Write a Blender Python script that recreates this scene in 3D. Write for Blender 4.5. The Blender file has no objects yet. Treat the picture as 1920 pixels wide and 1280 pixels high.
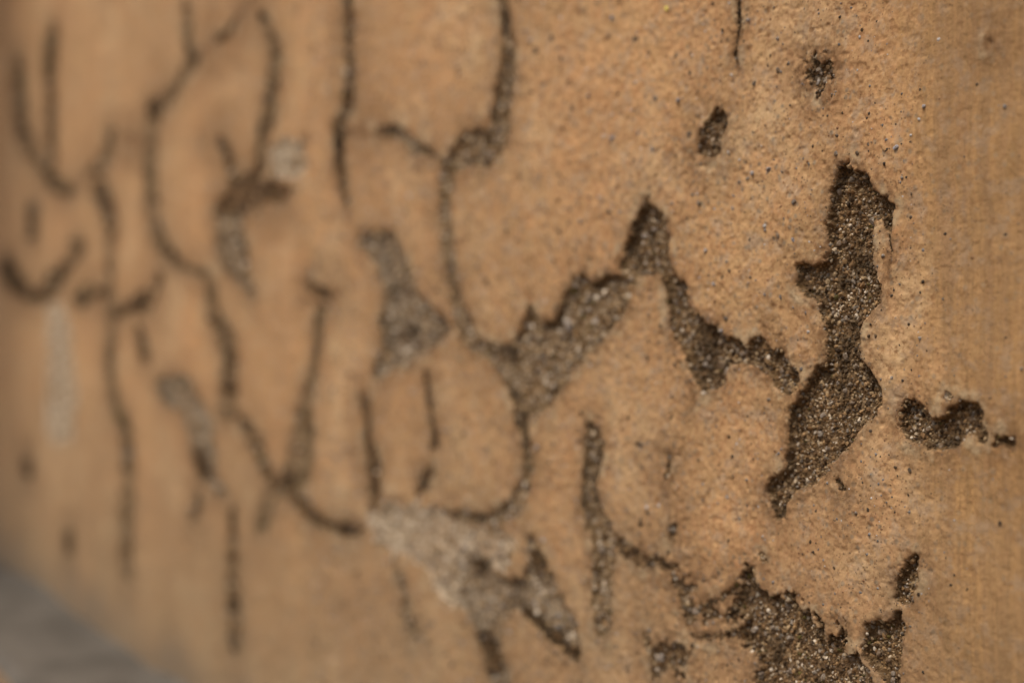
import bpy, math, random
import numpy as np

random.seed(7)
rng = np.random.default_rng(11)
scene = bpy.context.scene
coll = scene.collection

# ------------------------------------------------------------------ camera, sky, sun, exposure
CAM_H = 0.34            # lens height above the ground at the foot of the wall
CAM_D = 0.42            # distance from lens to wall face
PSI = math.radians(30.1)  # angle between the view axis and the wall
FOCUS = 0.586

cam_data = bpy.data.cameras.new("camera")
cam = bpy.data.objects.new("camera", cam_data)
coll.objects.link(cam)
cam.location = (0, -CAM_D, CAM_H)
cam.rotation_euler = (math.radians(90), 0, math.radians(90) - PSI)
cam_data.lens = 50.0
cam_data.sensor_width = 36.0
cam_data.clip_start = 0.01
cam_data.clip_end = 500.0
cam_data.dof.use_dof = True
cam_data.dof.focus_distance = FOCUS
cam_data.dof.aperture_fstop = 4.2
scene.camera = cam

SUN_EL = math.radians(60)
SUN_AZ_X = 0.10          # sun a touch towards the near end of the wall
sun_dir = np.array([SUN_AZ_X, -math.cos(SUN_EL), math.sin(SUN_EL)])
sun_dir /= np.linalg.norm(sun_dir)

world = bpy.data.worlds.new("World")
scene.world = world
world.use_nodes = True
wn = world.node_tree
wn.nodes.clear()
w_out = wn.nodes.new("ShaderNodeOutputWorld")
w_bg = wn.nodes.new("ShaderNodeBackground")
w_sky = wn.nodes.new("ShaderNodeTexSky")
w_sky.sky_type = 'NISHITA'
w_sky.sun_disc = False
w_sky.sun_elevation = SUN_EL
w_sky.sun_rotation = math.atan2(sun_dir[0], sun_dir[1])
w_sky.dust_density = 4.0
w_sky.air_density = 1.0
w_bg.inputs["Strength"].default_value = 0.085
wn.links.new(w_sky.outputs[0], w_bg.inputs[0])
wn.links.new(w_bg.outputs[0], w_out.inputs[0])

sun_data = bpy.data.lights.new("sun", 'SUN')
sun_data.energy = 1.5
sun_data.angle = math.radians(16)
sun_data.color = (1.0, 0.93, 0.85)
sun = bpy.data.objects.new("sun", sun_data)
coll.objects.link(sun)
from mathutils import Vector
sun.rotation_euler = Vector(sun_dir).to_track_quat('Z', 'Y').to_euler()
sun.location = (0, -4, 5)

scene.view_settings.view_transform = 'Standard'
scene.view_settings.look = 'None'
scene.view_settings.gamma = 1.0
scene.view_settings.exposure = 0.80
scene.view_settings.use_curve_mapping = False
scene.cycles.max_bounces = 4
scene.cycles.diffuse_bounces = 3
scene.cycles.glossy_bounces = 2

# ------------------------------------------------------------------ outlines of the spots where the coat has come away
# (kind, depth in mm, outline along the wall face: x in mm, height above lens level in mm)
PATCHES = [
    ('dark', 7, [(-451.3,73.9), (-444.3,76.3), (-437.4,71.1), (-432.5,65.8), (-428.8,62.2), (-422.8,60.1), (-419.3,56.3), (-417.5,53.6), (-419.9,51.6), (-419.3,43), (-420.5,43.5), (-422.8,45.8), (-425.8,48.6), (-429.4,48.5), (-430.6,43.7), (-430,37.1), (-430.6,32.8), (-428.2,27.2), (-425.8,23.9), (-425.2,20.6), (-427,15.2), (-429.4,11.4), (-434.3,9.2), (-436.5,5.5), (-438.6,0), (-438.6,-2.2), (-437.4,-6.2), (-433.4,-9.9), (-428.8,-14.2), (-426.4,-19.1), (-425.8,-22.8), (-427.3,-28.3), (-431.9,-31.8), (-433.4,-34), (-438.6,-37.2), (-443.6,-42.8), (-449.1,-47.6), (-453.9,-51.6), (-458.8,-57), (-463.8,-60.8), (-470.5,-64.9), (-477.4,-67.8), (-482.7,-70.7), (-484.4,-76.7), (-488.7,-79.6), (-492.3,-78.3), (-495.2,-73.1), (-496.7,-64.8), (-495.2,-61.1), (-489.8,-58.3), (-486.2,-54.4), (-484.4,-46), (-482.7,-40), (-482.7,-31.8), (-477.4,-26.9), (-473.3,-22.8), (-470.5,-17.4), (-465.5,-11.5), (-458.8,-8), (-458.8,0), (-460.5,4.6), (-462.1,9.2), (-463.8,14.9), (-468.8,17.3), (-474.6,19.8), (-478.1,23.4), (-477.4,28.1), (-476.7,33.9), (-474,34.9), (-468.8,32.3), (-463.8,34.4), (-457.8,36.4), (-456.5,39.7), (-457.8,43.2), (-458.5,47.8), (-457.8,54.6), (-457.8,59.1), (-455.2,63.5), (-453.2,68.9)]),
    ('dark', 6, [(-587.5,72.8), (-582.9,68.4), (-576.1,63.8), (-571.6,59.5), (-569.4,52.7), (-569.4,39.6), (-566.3,32.8), (-558.5,29.9), (-554.3,25.9), (-552.1,19.4), (-547.9,14.1), (-539.7,8.9), (-533.6,7.6), (-527.5,2.5), (-519.7,1.2), (-510.1,-1.2), (-502.6,2.4), (-497,0), (-491.6,-3.6), (-486.2,-4.7), (-481.6,-9.4), (-475.7,-14), (-474.6,-21), (-480.9,-24), (-488,-22.5), (-495.2,-18), (-502.6,-14.5), (-510.1,-12.2), (-515.8,-9.9), (-521.6,-11.2), (-523.6,-14.9), (-526.4,-20), (-533.6,-23.2), (-541.7,-25), (-547.9,-21.8), (-550.9,-16.7), (-554.3,-12.9), (-554.3,-7.8), (-559.4,-2.6), (-565,1.3), (-568.1,5.3), (-570.8,13.2), (-571.6,21.2), (-573.9,27.8), (-576.1,33.2), (-589.8,33.8), (-599.2,32.8), (-604.9,37.2), (-609.7,44.3), (-609.7,49.8), (-603.9,55), (-599.2,60.1), (-596.8,65.4)]),
    ('dark', 6, [(-601.6,34.3), (-603,28.8), (-603.9,19.2), (-611.2,11.1), (-621.1,5.6), (-628.6,0), (-638.9,-5.7), (-652.1,-13.1), (-660.2,-19.1), (-668.5,-28.1), (-679.8,-37.4), (-694.2,-42.6), (-703.1,-43.6), (-712.2,-40.9), (-721.4,-39.1), (-727.7,-31.5), (-734,-22.2), (-747,-16.1), (-760.2,-9.8), (-767,-4.9), (-753.6,-4.9), (-743.7,-8), (-734,-3.2), (-724.5,0), (-715.2,6.2), (-709.1,15.5), (-703.1,23), (-698.3,18.3), (-691.3,10.6), (-679.8,12), (-671.3,19.3), (-665.7,26.5), (-657.5,33.6), (-646.8,36.1), (-638.9,31.5), (-628.6,33.9), (-618.6,35)]),
    ('dark', 6, [(-411.2,-22.3), (-407.8,-22.8), (-404.1,-24.2), (-400.8,-26.7), (-397.2,-28.7), (-393.1,-28.9), (-390.4,-25.7), (-386.4,-24.5), (-383.7,-22), (-378.5,-23.2), (-373.4,-24.4), (-371.9,-27.9), (-372.6,-31), (-370.9,-33.9), (-369.6,-37.8), (-373.4,-38.6), (-376.5,-36.2), (-379.1,-34.3), (-381.7,-37.5), (-386.4,-40.5), (-391.7,-42.2), (-397.2,-43.6), (-400.5,-41.8), (-401.3,-39.3), (-403.3,-39.9), (-406.9,-41.1), (-411.2,-39.9), (-414.6,-36.7), (-418.4,-34.4), (-417.5,-32.2), (-414.6,-31), (-417,-28.3), (-414.1,-25.6)]),
    ('rust', 3, [(-366.4,-35.2), (-362.2,-34.4), (-357.3,-35.5), (-356.1,-37), (-358.5,-38.7), (-363.4,-39), (-366.9,-38)]),
    ('dark', 5, [(-409.8,-85.8), (-406.1,-83.9), (-404.4,-85.1), (-404.9,-89.4), (-405.2,-93.6), (-407.8,-96.8), (-408.9,-100.5), (-410.3,-104.3), (-414.1,-104.9), (-417.5,-102.5), (-418.4,-98.8), (-419.3,-95.7), (-415.5,-91.9), (-412.6,-88.3)]),
    ('dark', 6, [(-417.5,-108.9), (-414.1,-107.1), (-412.9,-111.8), (-412.9,-118.2), (-412,-122.3), (-414.1,-126.9), (-414.1,-140.8), (-419.9,-142), (-425.8,-136.8), (-430.3,-134.4), (-434.9,-130.9), (-436.5,-125.7), (-433.4,-117.5), (-427.3,-114.2), (-421.4,-112.1)]),
    ('broken', 5, [(-512,-106.6), (-506.3,-103.4), (-500.7,-109.8), (-493.4,-112.3), (-488,-113.9), (-477.4,-113.4), (-470.5,-118.1), (-462.1,-122.5), (-453.9,-122.2), (-444.3,-123.8), (-441.1,-128.8), (-433.4,-132.8), (-428.8,-136.3), (-425.8,-145.5), (-506.3,-163), (-504.4,-150.4), (-500.7,-142.4), (-510.1,-138.1), (-515.8,-133), (-513.9,-125.3), (-517.7,-121), (-514.7,-113.1)]),
    ('broken', 3, [(-565,-110.2), (-554.3,-112.6), (-547.9,-118.1), (-554.3,-124.2), (-545.8,-126.7), (-531.5,-125.7), (-515.8,-123.2), (-513.9,-132.7), (-529.5,-132.9), (-541.7,-133.7), (-554.3,-141), (-560.7,-133), (-560.7,-125.2), (-569.4,-120)]),
    ('broken', 3, [(-592.1,-150.4), (-580.6,-151), (-567.2,-144.6), (-554.3,-143.6), (-550,-151.9), (-562.9,-159.6), (-554.3,-163), (-582.9,-167.5), (-587.5,-159)]),
    ('broken', 3, [(-469.8,121.5), (-463.8,123.9), (-457.8,121), (-453.2,118), (-450,115.2), (-453.9,112), (-455.5,107.7), (-460.5,106.2), (-465.5,109.2), (-470.5,113.5), (-474.6,118.8)]),
    ('broken', 3, [(-534.4,105.5), (-527.5,106.3), (-524.8,99.7), (-527.5,93.8), (-535.6,91), (-543.8,86.8), (-547.9,89.9), (-539.7,95.3), (-541.7,99.3)]),
    ('core', 3, [(-518.1,160.5), (-518,156), (-517.9,151.8), (-517.9,148.1), (-518.1,144.8), (-518.5,141.9), (-519.1,139.2), (-519.7,136.7), (-520.3,134.4), (-520.2,132.1), (-519,129.9), (-517.5,127.7), (-517.2,127.5), (-516.7,127.4), (-516.4,127.5), (-516.4,127.8), (-517.4,129.9), (-518,131.9), (-518.1,133.9), (-517.7,136.1), (-516.8,138.5), (-515.8,141.1), (-514.9,144), (-514.3,147.3), (-514.1,151), (-514.5,155.4), (-515,160), (-515.5,160.8), (-516.7,161.3), (-517.7,161.2)]),
    ('rust', 2, [(-572.1,-56), (-572.5,-60.3), (-573,-64.6), (-573.4,-68.8), (-573,-69.6), (-571.8,-69.8), (-570.5,-69.4), (-569.9,-68.7), (-569.4,-64.4), (-569,-60.2), (-568.5,-55.9), (-569,-55.2), (-570.2,-54.9), (-571.5,-55.3)]),
    ('rust', 2.5, [(-569.4,-90.6), (-569.8,-92.9), (-570.3,-95.2), (-570.7,-97.5), (-570.4,-98.4), (-569,-98.8), (-567.3,-98.4), (-566.4,-97.5), (-565.4,-95.2), (-564.4,-92.9), (-563.4,-90.7), (-563.8,-89.3), (-565.7,-88.8), (-568.1,-89.3)]),
    ('dark', 2.5, [(-503,-97.6), (-502.2,-98.3), (-501.5,-99), (-500.8,-99.7), (-499.4,-100.2), (-497.7,-99.8), (-496.7,-98.8), (-497,-97.7), (-497.7,-97), (-498.4,-96.3), (-499.2,-95.6), (-500.5,-95.1), (-502.2,-95.5), (-503.2,-96.5)]),
    ('dark', 2, [(-550.4,-25.5), (-551,-28), (-551.6,-30.5), (-552.1,-32.9), (-552,-33.3), (-551.5,-33.5), (-550.8,-33.4), (-550.5,-33.1), (-549.4,-30.7), (-548.2,-28.3), (-547.1,-25.9), (-547.4,-25.1), (-548.4,-24.7), (-549.7,-24.9)]),
    ('rust', 2, [(-451.9,-59.5), (-450.4,-60.8), (-448.9,-62.2), (-447.5,-63.5), (-446.3,-64), (-444.8,-63.6), (-444,-62.7), (-444.3,-61.7), (-445.6,-60.3), (-446.8,-58.9), (-448.1,-57.5), (-449.6,-56.9), (-451.2,-57.3), (-452.2,-58.3)]),
    ('rust', 1, [(-370.6,111.4), (-370.6,111), (-370.3,110.3), (-369.6,110), (-368.9,110.1), (-368.6,110.6), (-368.6,111), (-368.9,111.6), (-369.6,112), (-370.3,111.9)]),
    ('core', 3, [(-421.8,43.9), (-421.3,42), (-421,40.1), (-420.8,38), (-420.8,35.8), (-420.9,33.7), (-421.1,31.6), (-421.5,29.7), (-422,27.9), (-422.7,26.4), (-423.4,25.2), (-424.2,24), (-424.2,23.7), (-424,23.5), (-423.6,23.4), (-423.3,23.6), (-422.4,24.8), (-421.6,26), (-420.8,27.6), (-420.1,29.4), (-419.6,31.4), (-419.2,33.5), (-419.1,35.7), (-419,38), (-419.2,40.1), (-419.7,42.1), (-420.3,44), (-420.7,44.4), (-421.2,44.5), (-421.7,44.3)]),
    ('core', 2, [(-498.5,6.4), (-496.2,5.2), (-493.9,3.9), (-491.3,2.3), (-488.5,0.5), (-485.5,-1.4), (-485.1,-1.6), (-484.7,-1.5), (-484.6,-1.2), (-484.7,-0.9), (-487.5,1.1), (-490.3,3.1), (-492.9,4.7), (-495.3,5.9), (-497.7,7.1), (-498.2,7.2), (-498.7,7), (-498.8,6.7)]),
    ('dark', 5, [(-742.4,207.6), (-740.3,196.8), (-738.2,186.7), (-736.9,178.1), (-736.5,170.6), (-738.8,163.3), (-743,155.6), (-746.5,147.3), (-748.8,139), (-751.8,131.8), (-755.8,126.1), (-760.2,122.1), (-764.3,118.5), (-770.4,115.1), (-773.2,112.1), (-770.4,108.6), (-763.6,106.5), (-757,107.1), (-747.5,109.5), (-738,113.1), (-732.2,119.1), (-728.7,126.2), (-726,134.1), (-723.7,142.3), (-722.1,150.8), (-721.4,159.6), (-721.9,168.2), (-724.1,176.5), (-727,185.2), (-729.5,195.3), (-732.1,206), (-734,208.1), (-737.8,209.4), (-741.3,209.2)]),
    ('dark', 5, [(-787.9,130.5), (-763.6,132.3), (-750.2,122.5), (-753.6,113.2), (-770.4,108.5), (-791.5,105.8), (-809.7,109.3), (-828.5,118.2), (-852.1,123.7), (-880.9,137.9), (-900.7,144.7), (-889.4,148.8), (-868.4,140.7), (-836.3,128.9), (-813.4,120), (-798.7,123.4)]),
    ('dark', 4.5, [(-813.8,112.8), (-816.3,107.3), (-818.3,101.2), (-819,94.6), (-818.4,87.5), (-817.2,79.8), (-815.4,71.5), (-812.9,62.4), (-810.2,53.1), (-808.3,44.3), (-807.3,35.9), (-804.9,27.4), (-800.7,18.8), (-795.3,10.5), (-788.7,2.8), (-782.1,-4.7), (-776,-7.5), (-767.6,-7.5), (-761.7,-4.6), (-761.7,-0.6), (-768.1,6.7), (-774.3,14.1), (-781.2,21.5), (-787.3,28.8), (-790.4,36.2), (-792.1,44.2), (-793.8,53.1), (-795.8,62.3), (-797.9,71.2), (-799.5,79.2), (-800.2,86.3), (-799.5,92.5), (-797.7,97.9), (-794.7,102.8), (-791.1,107.7), (-792.4,111.9), (-799.4,115.2), (-808.3,115.6)]),
    ('rust', 2, [(-968.3,255.5), (-969.1,240.5), (-969.8,225.7), (-969.3,211.4), (-968.5,198.2), (-969.8,187.6), (-974,180), (-979,173.3), (-977,169.5), (-969.4,166.5), (-960.6,166.1), (-955.9,168.4), (-954.1,175.9), (-953.2,184.6), (-953,195.7), (-953.8,208.8), (-954.8,223), (-955.8,237.9), (-956.6,253), (-958.3,255.1), (-962.4,256.6), (-966.6,256.8)]),
    ('dark', 5, [(-989.1,168.7), (-992.3,163.8), (-995.1,158.2), (-995.6,151.4), (-994.3,143.6), (-991.1,135), (-986.2,125.8), (-981.2,116.5), (-977.1,107.4), (-973.2,98.3), (-970.9,96.6), (-966.5,95.8), (-962.6,96.4), (-961.5,98), (-963.7,107), (-966,116), (-967.8,125), (-969,133.6), (-969.4,141.3), (-968.8,147.9), (-967.6,153.7), (-966.8,158.9), (-965.5,163.9), (-967.6,167.7), (-975.2,170.7), (-984.2,171.1)]),
    ('dark', 5, [(-1369.2,329.4), (-1368.3,311.7), (-1365.3,295.4), (-1360.9,283.3), (-1361.1,276.7), (-1367.1,270.9), (-1383,264.2), (-1406.8,258.3), (-1432.3,253.6), (-1457.3,251.2), (-1483.6,247.4), (-1497.6,236), (-1499.1,219.1), (-1499.9,200.7), (-1502.2,182), (-1502.1,162.8), (-1498.4,143.3), (-1488.5,124.5), (-1471,107), (-1444.4,91.1), (-1408.4,77.7), (-1370.6,67.4), (-1335.8,60.2), (-1303.9,55.1), (-1290.6,54.7), (-1281.6,57.5), (-1282,61.6), (-1291.7,64.9), (-1321.7,69.4), (-1351.5,75.2), (-1381,84.5), (-1407.9,96.2), (-1429.9,109.3), (-1446.1,124.3), (-1456.5,141.2), (-1461.7,159.4), (-1462.4,177.7), (-1460.2,195.7), (-1454.5,212.5), (-1444.8,226.1), (-1434.3,233.1), (-1421.8,236.4), (-1400.2,240.5), (-1376.3,246.7), (-1352.8,253.1), (-1329.2,258.9), (-1316,267.5), (-1324,278.9), (-1335.2,291.1), (-1339.5,306.5), (-1341.8,324.1), (-1346.1,327.8), (-1355.8,331), (-1365.4,331.7)]),
    ('dark', 4, [(-1296.1,52.1), (-1293.9,43.9), (-1291,35.8), (-1289.1,27.9), (-1284.6,19.9), (-1277.2,11.8), (-1270.8,4.5), (-1265.2,-3), (-1259.6,-12.5), (-1257.3,-23.2), (-1258.8,-34.2), (-1260.9,-45.1), (-1263.8,-55.6), (-1266.6,-65.9), (-1258.3,-72.5), (-1237.4,-74.5), (-1216.8,-70.8), (-1208.1,-63.8), (-1209.4,-54), (-1210.5,-44.1), (-1210.3,-33.6), (-1210.2,-22.5), (-1209.4,-11.1), (-1210.2,0.4), (-1220.1,10.7), (-1236.5,18), (-1249.4,23.8), (-1257.5,29.7), (-1263.5,36.4), (-1266.1,43.9), (-1268.2,51.9), (-1273.1,55), (-1283.2,56.4), (-1292.8,55.2)]),
    ('rust', 3.5, [(-1298.7,263.3), (-1273.3,265.4), (-1248.5,267.8), (-1226.1,271.7), (-1205.8,276.5), (-1186.8,281.6), (-1168.7,286.9), (-1151.7,292.2), (-1150.2,294.6), (-1154.6,297.8), (-1162.5,300), (-1169.2,299.9), (-1186.5,294.7), (-1204.6,289.6), (-1225.2,285.6), (-1247.8,282.4), (-1271.1,279.6), (-1294.5,277), (-1319.4,274.6), (-1325.2,272.2), (-1321.4,267.8), (-1310.4,264.1)]),
    ('dark', 4, [(-1156.9,275.6), (-1145.4,263.9), (-1135.7,253.7), (-1130.6,246.8), (-1129.2,241.5), (-1130.7,234.3), (-1134.7,224.9), (-1140.3,214.3), (-1147,203.4), (-1153.2,192.1), (-1156.9,179.9), (-1159.7,168.1), (-1161.7,157.8), (-1161.7,148.1), (-1157.5,144.2), (-1147.4,141.7), (-1137.4,142.1), (-1133.3,145.1), (-1133.3,154.3), (-1131.6,163.5), (-1122.6,173.1), (-1111.2,183.5), (-1105.5,195.1), (-1103.4,207), (-1101.4,218.2), (-1099.7,228.4), (-1100.9,237.4), (-1106.5,245), (-1115.1,253), (-1125.8,263.2), (-1138,274.8), (-1143.7,277.8), (-1151.6,279.4), (-1157.1,278.4)]),
    ('rust', 4, [(-1229.5,141), (-1160.4,140.3), (-1097.5,129.6), (-1064.7,122.2), (-1109.6,113.2), (-1173.7,115.8), (-1236.8,109.5), (-1271.2,118.9), (-1256.1,130.4)]),
    ('grey', 4, [(-1262,109), (-1265.8,99.4), (-1267.9,88.7), (-1257.9,77.1), (-1241.2,66), (-1223.8,55.9), (-1206,47), (-1188.7,38.9), (-1180.9,36.3), (-1170.6,36.2), (-1163.8,38.6), (-1164.3,42.2), (-1170.5,51.4), (-1176,60.6), (-1180.2,70.2), (-1182.9,79.9), (-1186.7,88.7), (-1195.7,97.3), (-1204,106.5), (-1214,113.6), (-1235,117.5), (-1255.1,115.6)]),
    ('pale', 2.5, [(-1128.2,164.6), (-1085.6,172.5), (-1045.5,156.8), (-1034.5,132.7), (-1073.9,126.1), (-1122,135.1)]),
    ('dark', 3, [(-1064.7,158.3), (-1064.7,157.4), (-1061.4,154), (-1053.4,151.9), (-1045.5,152.2), (-1042.2,154.7), (-1042.2,155.6), (-1045.5,158.9), (-1053.4,161.1), (-1061.4,160.9)]),
    ('dark', 2.5, [(-1320.3,190.7), (-1320.3,189.7), (-1316,186), (-1305.7,183.4), (-1295.6,183.5), (-1291.4,186.2), (-1291.4,187.2), (-1295.6,190.9), (-1305.7,193.5), (-1316,193.4)]),
    ('dark', 3.5, [(-1963.7,419.4), (-1972.8,405.3), (-1981.7,391.7), (-1987.1,378.8), (-1988.7,366.9), (-1990.1,355.5), (-1983.7,350.2), (-1965.7,345.4), (-1946.9,343.9), (-1938.1,346.3), (-1931.8,356.6), (-1925.2,367.2), (-1920.2,379.7), (-1916.8,394), (-1913,408.7), (-1918.7,413.9), (-1935.8,419.2), (-1954.5,421.5)]),
    ('dark', 4, [(-1970.3,272.5), (-1969,260.9), (-1969.8,250.4), (-1975.9,242), (-1987.5,235), (-2001.8,228.1), (-2000,222.4), (-1980.7,216.8), (-1955.8,214.8), (-1939.7,217.3), (-1927.9,224.9), (-1917.9,233.4), (-1914.9,243.8), (-1919.2,255.7), (-1925.5,267.7), (-1933.1,272), (-1949.3,275.3), (-1964.8,275.5)]),
    ('dark', 4, [(-2205.8,420.8), (-2204,391.1), (-2202.5,363.1), (-2197.2,337.7), (-2183.9,313.8), (-2152,290.9), (-2109.6,270.4), (-2072.4,252.2), (-2039,234.6), (-1998.3,218.1), (-1949.8,204.2), (-1902.7,193.9), (-1861.6,187.5), (-1828,183.5), (-1802.9,182.9), (-1790.1,187), (-1796.8,193.5), (-1819.1,198.7), (-1847.1,202.2), (-1873.6,206.4), (-1905.8,213.7), (-1940.6,224), (-1974.2,236.8), (-2008.8,252.7), (-2045.1,270.4), (-2078.8,288.2), (-2100.7,306.4), (-2108.3,326.6), (-2111.4,350.2), (-2119.6,378.3), (-2128.2,408), (-2140.3,415.5), (-2167.9,422.4), (-2195.2,424.7)]),
    ('dark', 4.5, [(-1761.6,194.7), (-1726.2,194.9), (-1693,195.5), (-1666.9,198.1), (-1648,203.5), (-1637.2,212.5), (-1631.5,225.1), (-1627.3,239.2), (-1630,242.2), (-1639.3,244.9), (-1649.9,245.6), (-1655.5,243.9), (-1667.9,231.1), (-1681.3,220.5), (-1695.7,215.5), (-1709.9,214.7), (-1729.7,214.1), (-1757.5,212.8), (-1790.9,211.7), (-1807.7,208.8), (-1805.8,202.5), (-1786.5,196.6)]),
    ('dark', 4, [(-1729.8,186.8), (-1720.4,175.5), (-1709.6,164.2), (-1693.3,153.4), (-1672.7,143.9), (-1652.6,135.4), (-1638.2,131.5), (-1620.4,130.8), (-1609.5,133.6), (-1611.7,138.4), (-1623.9,146.9), (-1634.7,155.3), (-1645,164.1), (-1655.8,174), (-1666.3,184.7), (-1680.9,191.1), (-1705.5,194.5), (-1726,192.7)]),
    ('dark', 3, [(-2091.1,193.6), (-2097,180.4), (-2101.8,167.8), (-2100.3,157.3), (-2092.4,149.2), (-2083.6,142.5), (-2072.3,137.9), (-2051.2,135.5), (-2032.8,136.8), (-2027.7,140.9), (-2027.7,146.7), (-2026.4,152.9), (-2025,161.8), (-2023.4,173.8), (-2020.6,186.8), (-2029.1,192.8), (-2053,197.4), (-2078.8,197.8)]),
    ('dark', 4.5, [(-2297.3,103.9), (-2237,87.2), (-2176.2,72.4), (-2116.3,60.3), (-2044.4,52.8), (-1971.8,55.2), (-1922.4,63.9), (-1888.1,72.7), (-1865,80.4), (-1846.5,87.5), (-1841.2,92.3), (-1852.7,97.3), (-1874.7,99.6), (-1894.6,97.8), (-1921.9,92.7), (-1952.3,87.5), (-1989.1,81.6), (-2024.8,77.5), (-2042.9,76.7), (-2066.6,78), (-2106.4,84.8), (-2149.6,97.8), (-2197.8,114), (-2237.8,120.6), (-2284.4,120.5), (-2309.7,113.6)]),
    ('dark', 4, [(-1840.6,124.2), (-1839.7,121.9), (-1838.7,119.6), (-1837.7,117.3), (-1824.2,110.6), (-1797.4,107.3), (-1773.3,109.1), (-1765.5,114.9), (-1766.4,117.1), (-1767.3,119.3), (-1768.2,121.6), (-1781,128.1), (-1807.4,131.7), (-1832.3,130.1)]),
    ('dark', 3.5, [(-1772.9,46.9), (-1741.9,50.7), (-1716.1,53.2), (-1698.1,54.1), (-1678.5,53.5), (-1654.3,51.9), (-1639.8,51.9), (-1630.4,54.4), (-1631.6,58.2), (-1642.7,61), (-1667,64.8), (-1698.3,68.2), (-1736.6,68.4), (-1772.9,65.2), (-1807.1,61.4), (-1822.5,56.9), (-1818.7,50.7), (-1797.9,46.6)]),
    ('dark', 3, [(-1655.7,123.2), (-1656.8,99.8), (-1658,76.4), (-1659.1,52.9), (-1660.3,29.4), (-1661.4,5.9), (-1662,-17.2), (-1661,-39.2), (-1654.9,-59.2), (-1639.1,-75.4), (-1618.8,-87.8), (-1602.3,-99.1), (-1590.8,-111.6), (-1585,-126.1), (-1584,-142.3), (-1585.3,-159.1), (-1587.9,-176.3), (-1591.3,-193.6), (-1595.5,-211.1), (-1598.5,-229.1), (-1598.4,-247.4), (-1597.3,-265.8), (-1589.7,-269.3), (-1572.3,-268.6), (-1555.5,-264.2), (-1548.8,-258.6), (-1549.8,-240.8), (-1549.9,-223.3), (-1549,-206.3), (-1547.1,-189.5), (-1544.2,-172.6), (-1541.7,-155.7), (-1540.5,-138.9), (-1541.5,-122.6), (-1544.9,-107.2), (-1553.1,-92.9), (-1571.7,-80.5), (-1596.3,-69.6), (-1614,-56), (-1621.5,-37.8), (-1624.6,-16.7), (-1626.3,5.8), (-1627.4,28.9), (-1628.5,52.1), (-1629.6,75.2), (-1630.8,98.4), (-1631.9,121.7), (-1635.3,124), (-1643.7,125.5), (-1652.2,125.2)]),
    ('dark', 5, [(-1655.9,29.8), (-1623.7,26.3), (-1585.3,24.3), (-1546.2,26.8), (-1515.7,32), (-1494.8,38), (-1485.2,44.5), (-1479.5,50.2), (-1477.3,54.4), (-1486.3,58.1), (-1501.6,59.3), (-1514.2,57.1), (-1529.7,53.8), (-1545.9,51), (-1562.2,47.2), (-1579.3,43.3), (-1593.5,41.6), (-1612.7,41.9), (-1641.1,43.8), (-1663,43.5), (-1676.6,39.3), (-1673.6,33.6)]),
    ('dark', 4, [(-1541.9,16.3), (-1535,6.8), (-1528.8,-1.9), (-1522.9,-8.8), (-1517.4,-13.9), (-1512.5,-18.3), (-1504.1,-21.4), (-1490.3,-21.8), (-1479.2,-19.4), (-1477.2,-15.5), (-1480.4,-11), (-1484.1,-6), (-1490.5,0.7), (-1499.6,9.1), (-1509.4,18.2), (-1516.9,21), (-1529.5,21.7), (-1539.9,19.7)]),
    ('grey', 5, [(-1468.8,-45.5), (-1426.8,-33.6), (-1364,-35.5), (-1313.8,-55.6), (-1271.2,-73.7), (-1271.2,-103.2), (-1277.4,-122.4), (-1236.8,-140.2), (-1274.3,-140.3), (-1321.9,-127), (-1352,-98.3), (-1376.2,-76.2), (-1441.8,-64.5)]),
    ('rust', 3, [(-1334.9,-145.1), (-1338.8,-152.4), (-1342.7,-159.6), (-1346.7,-166.9), (-1344.9,-169.5), (-1337.4,-170.2), (-1328.7,-168.7), (-1323.8,-165.9), (-1318.9,-158.7), (-1314,-151.5), (-1309.2,-144.3), (-1311.1,-141.5), (-1319.4,-140.5), (-1329.2,-142)]),
    ('dark', 3.5, [(-1230.9,-153.1), (-1230.9,-163.9), (-1231.3,-175.9), (-1233.7,-190.6), (-1236.1,-206), (-1237.3,-219.2), (-1237.3,-230), (-1235.6,-240), (-1232.2,-249.9), (-1229.6,-259.1), (-1227.9,-266.9), (-1226.6,-274.2), (-1223.2,-276.3), (-1215.1,-275.9), (-1207.1,-273.2), (-1203.9,-270), (-1202.6,-262.2), (-1201.7,-253.9), (-1201.7,-244.2), (-1202.4,-233.8), (-1206.1,-224.3), (-1211.2,-214.9), (-1214.1,-203), (-1214.3,-188.2), (-1214.1,-173.9), (-1213.7,-162), (-1213.7,-151.3), (-1216.2,-149.5), (-1222.3,-149.3), (-1228.4,-150.8)]),
    ('rust', 1.5, [(-1870.3,-243.4), (-1870.3,-252.6), (-1870.3,-261.7), (-1870.3,-270.8), (-1863.3,-273.8), (-1846.7,-273.2), (-1830.3,-269.5), (-1823.6,-264.9), (-1823.6,-255.9), (-1823.6,-247), (-1823.6,-238), (-1830.3,-235), (-1846.7,-235.3), (-1863.3,-238.7)]),
    ('rust', 1.5, [(-2143.3,-172.3), (-2140.7,-179.9), (-2138.2,-187.4), (-2135.7,-194.9), (-2124.2,-198.7), (-2100,-198.4), (-2077.5,-194.2), (-2069.6,-188.6), (-2072,-181.3), (-2074.4,-174), (-2076.8,-166.6), (-2087.8,-162.8), (-2111.8,-162.8), (-2134.9,-166.7)]),
    ('rust', 3.5, [(-1043.9,41.8), (-1031.2,36.6), (-1016.7,31.7), (-998.4,30.6), (-984.6,33.5), (-974.7,36.9), (-971.4,38.8), (-972.7,41.2), (-977.8,42.7), (-983.8,42.4), (-994.8,40.7), (-1002.9,40.2), (-1008.8,40.5), (-1020.9,42.3), (-1036.2,45.6), (-1041.1,46.2), (-1045.4,45.4), (-1046.6,43.5)]),
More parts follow.
